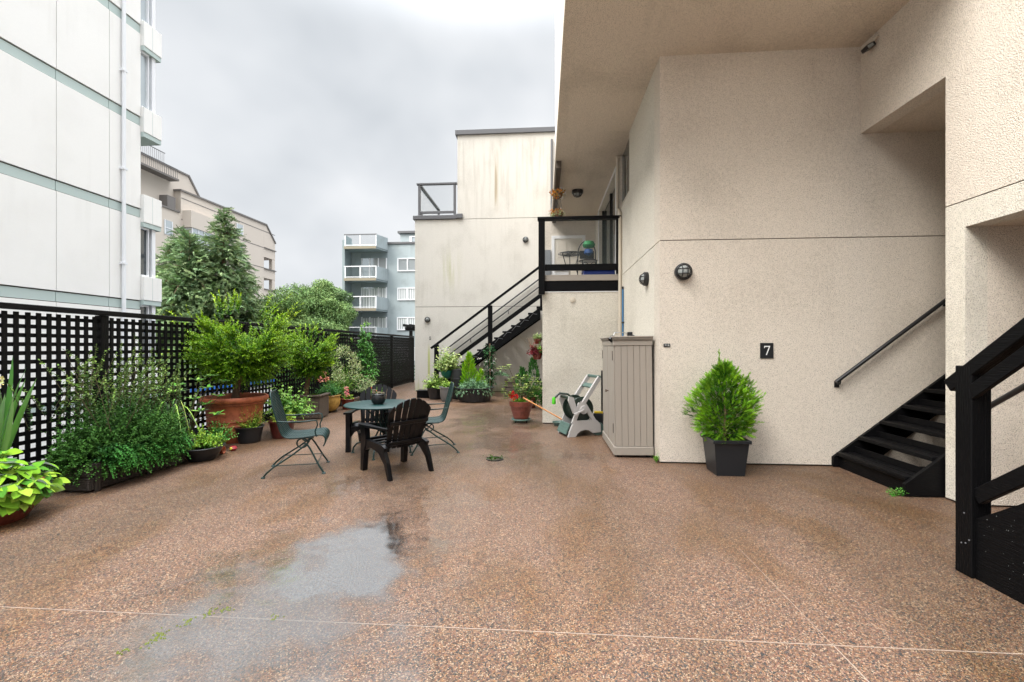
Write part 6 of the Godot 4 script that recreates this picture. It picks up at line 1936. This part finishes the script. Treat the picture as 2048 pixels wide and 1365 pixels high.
	cone(xs, cs, Vector3(0.15, 0.1, 0.3), 0.45, 0.3, 260, Color(0.01, 0.05, 0.012), Color(0.05, 0.2, 0.03), 0.6)
	swarm("foliage", o, frond_shape(0.1, 0.05, 6, 0.006, 0.05), M.leaf, xs, cs)
	o = thing("brown_crate", "small dark brown crate standing in the shade under the stair", "crate", Vector3(-1.0, 0, -13.6))
	for j in 4:
		part("slat", mb().span(Vector3(-0.17, 0.02 + j * 0.14, 0.1), Vector3(0.17, 0.14 + j * 0.14, 0.125), 0.005), M.old_x, o)
		part("slat", mb().span(Vector3(-0.2, 0.02 + j * 0.14, -0.1), Vector3(-0.176, 0.14 + j * 0.14, 0.125), 0.005), M.old_z, o)
	part("back", mb().span(Vector3(-0.17, 0.0, -0.12), Vector3(0.18, 0.56, 0.09)), M.dark, o)


# sprays laid over a cone, pointing out and up
func cone(xs: Array, cs: Array, at: Vector3, h: float, r: float, n: int, a: Color, b: Color, belly: float) -> void:
	for k in n:
		var t := R.randf()
		var az := R.randf() * TAU
		var prof := pow(1.0 - t, 0.75) * (1.0 - belly * pow(1.0 - t, 4.0) * 0.6) * (1.0 + 0.14 * sin(az * 3.0 + t * 9.0))
		var depth := 0.45 + 0.55 * sqrt(R.randf())
		var rr := r * prof * depth
		var p := at + Vector3(cos(az) * rr, h * t * 0.93, sin(az) * rr)
		var d := Vector3(cos(az), 0.8 + 1.6 * t, sin(az)) + Vector3(R.randfn(), R.randfn(), R.randfn()) * 0.25
		xs.append(place(p, d, 0.65 + 0.5 * R.randf(), R.randf() * TAU))
		cs.append(tint(a, b, R.randf() * 0.9 + t * 0.15))


func hanging() -> void:
	for q in [["orange and white flowering basket hung high under the soffit edge", 5.07, -10.2], ["second orange flowering basket, just above the landing's top rail", 4.9, -11.1], ["pale trailing basket seen through the landing's glass", 4.45, -9.6]]:
		var o := thing("hanging_basket", q[0], "hanging basket", Vector3(0.32, q[1], q[2]), 0.0, "hanging baskets under the soffit")
		part("bowl", mb().lathe(PackedVector2Array([Vector2(0, -0.12), Vector2(0.07, -0.1), Vector2(0.11, -0.03), Vector2(0.12, 0.0), Vector2(0.1, 0.0), Vector2(0, -0.02)]), 16), mat(0.2, 0.1, 0.05, 0.9), o)
		for i in 3:
			var a := TAU * i / 3
			part("wire", mb().tube(PackedVector3Array([Vector3(cos(a) * 0.11, 0, sin(a) * 0.11), Vector3(0, minf(0.45, 5.3 - q[1]), 0)]), 0.003, 4), M.iron, o)
		var warm: bool = q[1] > 4.5
		bush(o, "foliage", Vector3(0, -0.06, 0), Vector3(0.2, 0.15, 0.2), 40, 10, leaf_shape(0.04, 0.024, 0.2, 0.3, 3), M.leaf, Color(0.1, 0.1, 0.02) if warm else Color(0.2, 0.24, 0.1), Color(0.34, 0.26, 0.03) if warm else Color(0.4, 0.42, 0.22), 1.0, 1.0)
		if warm:
			flowers(o, "bloom", [Vector3(0.02, 0.02, 0.12), Vector3(-0.08, -0.02, 0.1), Vector3(0.1, 0.04, 0.08), Vector3(-0.02, -0.08, 0.14), Vector3(-0.12, 0.04, 0.02)], 0.05, 26, Color(0.5, 0.16, 0.02), Color(0.42, 0.22, 0.05), 0.035)
			flowers(o, "white_bloom", [Vector3(0.12, 0.06, 0.08), Vector3(0.15, -0.03, 0.06), Vector3(0.08, -0.12, 0.1)], 0.05, 12, Color(0.7, 0.68, 0.6), Color(0.75, 0.72, 0.65), 0.028)
	var spots := [[Vector3(-0.14, 1.72, -10.6), 0.09, "small red pot of pale leaves hung on the landing block's corner"], [Vector3(-0.15, 1.38, -10.5), 0.12, "red pot of wine-red coleus hung on the landing block's corner"]]
	for k in 2:
		var s: Array = spots[k]
		var r: float = s[1]
		var o := thing("hanging_pot", s[2], "potted plant", s[0], 0.0, "red pots hung on the landing block")
		part("pot", mb().lathe(PackedVector2Array([Vector2(0, -r * 1.1), Vector2(r * 0.7, -r * 1.1), Vector2(r, -0.02), Vector2(r * 1.08, -0.018), Vector2(r * 1.08, 0.02), Vector2(r * 0.95, 0.02), Vector2(r * 0.85, -0.03), Vector2(0, -0.03)]), 20), M.redglaze, o)
		part("bracket", mb().tube(PackedVector3Array([Vector3(0.12, 0.0, 0), Vector3(r * 1.08, 0.0, 0)]), 0.008, 6), M.iron, o)
		if k == 0:
			bush(o, "foliage", Vector3.ZERO, Vector3(0.16, 0.22, 0.16), 26, 10, leaf_shape(0.06, 0.024, 0.25, 0.25, 4), M.leaf, Color(0.12, 0.25, 0.05), Color(0.42, 0.5, 0.22))
		else:
			bush(o, "foliage", Vector3(-0.02, 0, 0), Vector3(0.27, 0.28, 0.24), 60, 11, leaf_shape(0.06, 0.046, 0.2, 0.4, 5, 0.1), M.leaf, Color(0.09, 0.012, 0.02), Color(0.24, 0.04, 0.05), 1.0, 0.7)
			bush(o, "green_leaves", Vector3(0.06, 0.02, 0.1), Vector3(0.14, 0.24, 0.12), 20, 9, leaf_shape(0.07, 0.04, 0.2, 0.3, 4), M.leaf, Color(0.03, 0.15, 0.03), Color(0.2, 0.38, 0.06))
			var dry := mb()
			for i in 14:
				var a := R.randf() * TAU
				dry.tube(PackedVector3Array([Vector3(-0.05, 0, 0), Vector3(-0.15 + 0.06 * cos(a), 0.22, 0.08 * sin(a)), Vector3(-0.2 + 0.2 * cos(a), 0.34 + 0.08 * R.randf(), 0.15 * sin(a))]), 0.003, 4)
			part("dry_stems", dry, mat(0.3, 0.2, 0.12, 0.9), o).set_meta("kind", "stuff")


func juniper() -> void:
	var o := thing("square_planter", "charcoal tapered square planter against the wall below the number plate", "planter", Vector3(2.235, 0, -5.6))
	var st := func(b0: float, b1: float, h0: float, h1: float, called: String, m: Material) -> void:
		var k := mb()
		var c := []
		for q in [[-1, -1], [1, -1], [1, 1], [-1, 1]]:
			c.append([Vector3(q[0] * b0, h0, q[1] * b0), Vector3(q[0] * b1, h1, q[1] * b1)])
		for i in 4:
			var j := (i + 1) % 4
			k.face([c[i][0], c[j][0], c[j][1], c[i][1]], Vector3(0, (h0 + h1) / 2, 0))
		k.face([c[0][0], c[1][0], c[2][0], c[3][0]], Vector3(0, h0 + 1, 0))
		part(called, k, m, o)
	st.call(0.163, 0.2, 0.0, 0.395, "body", M.charcoal)
	for s in [-1.0, 1.0]:
		part("rim", mb().box(Vector3(s * 0.207, 0.415, 0), Vector3(0.03, 0.04, 0.444), Basis(), 0.004), M.charcoal, o)
		part("rim", mb().box(Vector3(0, 0.415, s * 0.207), Vector3(0.383, 0.0395, 0.03), Basis(), 0.004), M.charcoal, o)
	part("soil", mb().span(Vector3(-0.19, 0.3, -0.19), Vector3(0.19, 0.39, 0.19)), M.soil, o)
	var t := thing("potted_juniper", "bushy bright-green juniper with pointed top in the charcoal planter", "shrub", Vector3(2.235, 0.38, -5.62))
	part("trunk", mb().tube(PackedVector3Array([Vector3(0, 0, 0), Vector3(0.02, 0.3, 0), Vector3(-0.02, 0.8, 0)]), [0.028, 0.02, 0.008], 8), M.bark, t)
	var xs := []
	var cs := []
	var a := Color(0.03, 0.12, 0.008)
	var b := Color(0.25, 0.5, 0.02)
	var outline := [0.5, 0.74, 0.89, 0.98, 1.0, 0.98, 0.9, 0.73, 0.48, 0.23, 0.06]
	var lobe := func(y: float, az: float) -> float:
		var i := clampi(int(y * 10.0), 0, 9)
		return lerpf(outline[i], outline[i + 1], y * 10.0 - i) * (1.0 + 0.1 * sin(az * 3.0 + y * 8.0) + 0.07 * sin(az * 5.0 - y * 13.0))
	for k in 150:
		var y := (k + 0.5) / 150.0
		var az := k * 2.39996
		var w: float = lobe.call(y, az) * (0.66 + 0.4 * R.randf())
		var c := Vector3(cos(az) * 0.33 * w, 0.06 + y * 0.84, sin(az) * 0.3 * w)
		var out := Vector3(cos(az), 0.25 + y * 1.3 - (0.4 if y < 0.15 else 0.0), sin(az)).normalized()
		var tone := R.randf()
		for i in 24:
			var q := ball()
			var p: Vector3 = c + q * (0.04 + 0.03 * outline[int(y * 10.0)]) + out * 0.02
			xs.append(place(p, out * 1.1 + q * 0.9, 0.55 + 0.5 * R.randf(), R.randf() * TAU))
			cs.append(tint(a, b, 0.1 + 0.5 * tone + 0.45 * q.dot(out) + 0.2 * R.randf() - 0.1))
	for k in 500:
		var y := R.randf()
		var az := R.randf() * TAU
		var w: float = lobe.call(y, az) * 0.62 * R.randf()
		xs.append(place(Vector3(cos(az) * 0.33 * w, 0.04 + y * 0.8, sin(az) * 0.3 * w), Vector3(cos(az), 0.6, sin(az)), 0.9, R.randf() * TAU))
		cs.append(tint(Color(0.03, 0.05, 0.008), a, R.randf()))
	# the spire and two stray sprigs
	for q in [[Vector3(-0.05, 0.82, 0), Vector3(-0.05, 1, 0), 0.3, 60], [Vector3(0.26, 0.42, 0.05), Vector3(0.8, 0.75, 0.1), 0.26, 46], [Vector3(0.2, 0.68, 0.05), Vector3(0.4, 0.9, 0.1), 0.18, 30], [Vector3(-0.18, 0.72, 0.05), Vector3(-0.4, 0.9, 0.1), 0.14, 20], [Vector3(0.22, 0.24, 0.1), Vector3(0.9, 0.15, 0.2), 0.18, 22]]:
		for i in q[3]:
			var u: float = R.randf()
			var p: Vector3 = q[0] + (q[1] as Vector3).normalized() * q[2] * u
			xs.append(place(p, (q[1] as Vector3).normalized() + ball() * 0.6, 0.75 - 0.35 * u, R.randf() * TAU))
			cs.append(tint(a, Color(0.22, 0.45, 0.03), 0.4 + 0.6 * u))
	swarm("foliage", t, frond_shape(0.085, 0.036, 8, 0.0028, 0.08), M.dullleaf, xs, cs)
	# weeds at the wall's foot
	var w := thing("wall_weed", "tuft of bright green weed at the corner beside the cabinet", "weed", Vector3(1.5, 0, -6.02))
	bush(w, "foliage", Vector3(0, 0, 0), Vector3(0.05, 0.14, 0.05), 16, 9, leaf_shape(0.022, 0.014, 0.2, 0.2, 3), M.leaf, Color(0.06, 0.2, 0.02), Color(0.2, 0.42, 0.04))
	w = thing("wall_weed", "flat green weed patch at the foot of the recess stair's near stringer", "weed", Vector3(3.68, 0, -4.86))
	bush(w, "foliage", Vector3(0, 0, 0), Vector3(0.09, 0.035, 0.06), 24, 8, leaf_shape(0.022, 0.014, 0.2, 0.2, 3), M.leaf, Color(0.04, 0.18, 0.02), Color(0.1, 0.32, 0.04))
	w = thing("wall_weed", "weeds growing in the shade under the recess stair treads", "weed", Vector3(4.35, 0.02, -5.2))
	bush(w, "foliage", Vector3(0, 0, 0), Vector3(0.25, 0.14, 0.25), 50, 10, leaf_shape(0.04, 0.026, 0.2, 0.2, 3), M.leaf, Color(0.02, 0.1, 0.02), Color(0.06, 0.24, 0.03))


# ---------------------------------------------------------------- trees beyond the fence
func conifer(o: Node3D, h: float, r: float, n: int, shape: Mesh, a: Color, b: Color, lean: float) -> void:
	part("trunk", mb().tube(PackedVector3Array([Vector3.ZERO, Vector3(lean * 0.5, h * 0.5, 0), Vector3(lean, h, 0)]), [0.28, 0.16, 0.02], 8), M.bark, o)
	var xs := []
	var cs := []
	var limbs := mb()
	for k in n:
		var t := pow(R.randf(), 0.8)
		t = 1.0 - t * 0.97
		var az := k * 2.39996
		var reach := r * pow(1.0 - t, 0.7) * (0.75 + 0.4 * R.randf())
		var out := Vector3(cos(az), 0, sin(az))
		var p0 := Vector3(lean * t, h * t, 0)
		if k % 9 == 0:
			limbs.tube(PackedVector3Array([p0, p0 + out * reach * 0.6 + Vector3(0, reach * 0.03, 0), p0 + out * reach * 0.95 - Vector3(0, reach * 0.3, 0)]), [0.05, 0.03, 0.01], 4)
		var m := int(5 + reach * 9)
		for i in m:
			var u := (i + R.randf()) / m
			u = 0.08 + 0.92 * u
			var p := p0 + out * reach * u + Vector3(R.randfn() * 0.13, reach * (0.12 * u - 0.42 * u * u) + R.randfn() * 0.1, R.randfn() * 0.13)
			var d := out * (0.5 + 0.4 * R.randf()) + Vector3(R.randfn() * 0.35, -0.55 - 0.3 * R.randf() + 0.9 * t * t, R.randfn() * 0.35)
			xs.append(place(p, d, (0.65 + 0.6 * R.randf()) * (0.7 + 0.4 * (1.0 - t)), R.randf() * TAU))
			cs.append(tint(a, b, u * 0.65 + 0.35 * R.randf() - 0.1))
	part("limbs", limbs, M.bark, o).set_meta("kind", "stuff")
	swarm("crown", o, shape, M.dullleaf, xs, cs)


func broadleaf(o: Node3D, h: float, mid: Vector3, rad: Vector3, n: int, shape: Mesh, a: Color, b: Color) -> void:
	var t := mb()
	t.tube(PackedVector3Array([Vector3.ZERO, Vector3(0.1, h * 0.4, 0), Vector3(0, h * 0.7, 0)]), [0.22, 0.16, 0.08], 8)
	var lumps := []
	for k in 46:
		var q := ball()
		q = q.normalized() * (0.45 + 0.4 * R.randf())
		q.y = q.y * 0.95
		var c := mid + Vector3(q.x * rad.x, q.y * rad.y, q.z * rad.z)
		lumps.append(c)
		t.tube(PackedVector3Array([Vector3(0, h * 0.45, 0), mid.lerp(c, 0.4) - Vector3(0, 0.4, 0), c]), [0.08, 0.05, 0.015], 5)
	part("trunk", t, M.bark, o)
	var xs := []
	var cs := []
	for k in n:
		var q := ball()
		var li := R.randi() % lumps.size()
		var c: Vector3 = lumps[li]
		var p := c + q.normalized() * pow(q.length(), 0.4) * rad.x * (0.2 + 0.13 * (li % 3)) * Vector3(1, 0.72, 1)
		xs.append(place(p, q + Vector3(0, -0.1, 0) + ball() * 0.6, 0.7 + 0.6 * R.randf(), R.randf() * TAU))
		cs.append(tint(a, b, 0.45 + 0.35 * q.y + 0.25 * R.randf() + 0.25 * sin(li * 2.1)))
	swarm("crown", o, shape, M.dullleaf, xs, cs)


func backdrop_trees() -> void:
	R.seed = 23
	var frond := frond_shape(0.5, 0.2, 7, 0.022, 0.45)
	var dk := Color(0.07, 0.125, 0.055)
	var md := Color(0.25, 0.36, 0.16)
	var o := thing("conifer", "broad drooping dark conifer next to the white building's corner", "tree", Vector3(-22.6, -3.2, -25.5), 0.0, "conifers beyond the fence")
	conifer(o, 11.9, 4.3, 800, frond, dk, md, 0.5)
	o = thing("conifer", "tallest conifer with slender spire in front of the beige building", "tree", Vector3(-19.7, -3.2, -25.7), 0.0, "conifers beyond the fence")
	conifer(o, 13.2, 3.9, 800, frond, dk, Color(0.28, 0.38, 0.17), 0.1)
	o = thing("conifer", "shorter conifer filling the gap between the other two conifers", "tree", Vector3(-20.9, -3.2, -24.4), 0.0, "conifers beyond the fence")
	conifer(o, 11.4, 4.2, 700, frond, dk, Color(0.28, 0.4, 0.18), 0.2)
	# leaf clusters for the far broadleaf crowns
	var cl := mb()
	for i in 7:
		var t := place(Vector3(R.randfn() * 0.1, R.randfn() * 0.1, R.randfn() * 0.1), ball(), 1.0, R.randf() * TAU)
		var f := cl.v.size()
		for p in [Vector3(-0.035, 0.05, 0), Vector3(0, 0, 0), Vector3(0.035, 0.05, 0), Vector3(0, 0.12, 0)]:
			cl.put(t * p, t.basis.z.normalized())
		cl.tri(f, f + 1, f + 2)
		cl.tri(f, f + 2, f + 3)
	var cluster := cl.mesh()
	for q in [["bright broadleaf tree left of the far tree group, over the fence", Vector3(-17.6, -3.2, -28.6), 8.3, 2.3, 2.1, Color(0.07, 0.15, 0.03), Color(0.2, 0.32, 0.07)], ["tall round broadleaf tree beside the blue-grey block", Vector3(-17.0, -3.2, -32.0), 9.6, 2.5, 2.5, Color(0.055, 0.13, 0.03), Color(0.15, 0.26, 0.07)], ["lower broadleaf tree at the blue-grey block's left corner", Vector3(-15.9, -3.2, -30.0), 7.0, 2.0, 1.9, Color(0.06, 0.14, 0.03), Color(0.17, 0.28, 0.08)], ["pointed pale tree top behind the round broadleaf tree", Vector3(-17.3, -3.2, -35.0), 10.4, 1.4, 2.6, Color(0.05, 0.11, 0.05), Color(0.13, 0.22, 0.09)], ["broadleaf tree behind the terracotta tub's tree", Vector3(-19.5, -3.2, -31.0), 7.6, 2.2, 2.2, Color(0.05, 0.12, 0.03), Color(0.15, 0.26, 0.06)]]:
		o = thing("broadleaf_tree", q[0], "tree", q[1], 0.0, "broadleaf trees beyond the fence")
		broadleaf(o, q[2], Vector3(0, q[2] - q[4] * 0.95, 0), Vector3(q[3], q[4], q[3]), 9000, cluster, q[5].lerp(Color(0.08, 0.13, 0.05), 0.5), q[6].lerp(Color(0.22, 0.31, 0.12), 0.55))
	# a clipped hedge and shrubs low behind the lattice
	for q in [["dark hedge growing low behind the lattice by the tub", Vector3(-10.8, -3.2, -17.5), 4.6, 2.2, 2.0], ["dense shrub low behind the middle of the lattice", Vector3(-10.8, -3.2, -19.5), 4.8, 2.6, 2.0], ["dark shrub low behind the far lattice", Vector3(-10.0, -3.2, -24.0), 4.8, 2.6, 2.0]]:
		o = thing("hedge_shrub", q[0], "shrub", q[1], 0.0, "shrubs behind the lattice")
		broadleaf(o, q[2], Vector3(0, q[2] - q[4] * 0.9, 0), Vector3(q[3], q[4], q[3]), 3000, cluster, Color(0.02, 0.06, 0.015), Color(0.06, 0.14, 0.03))
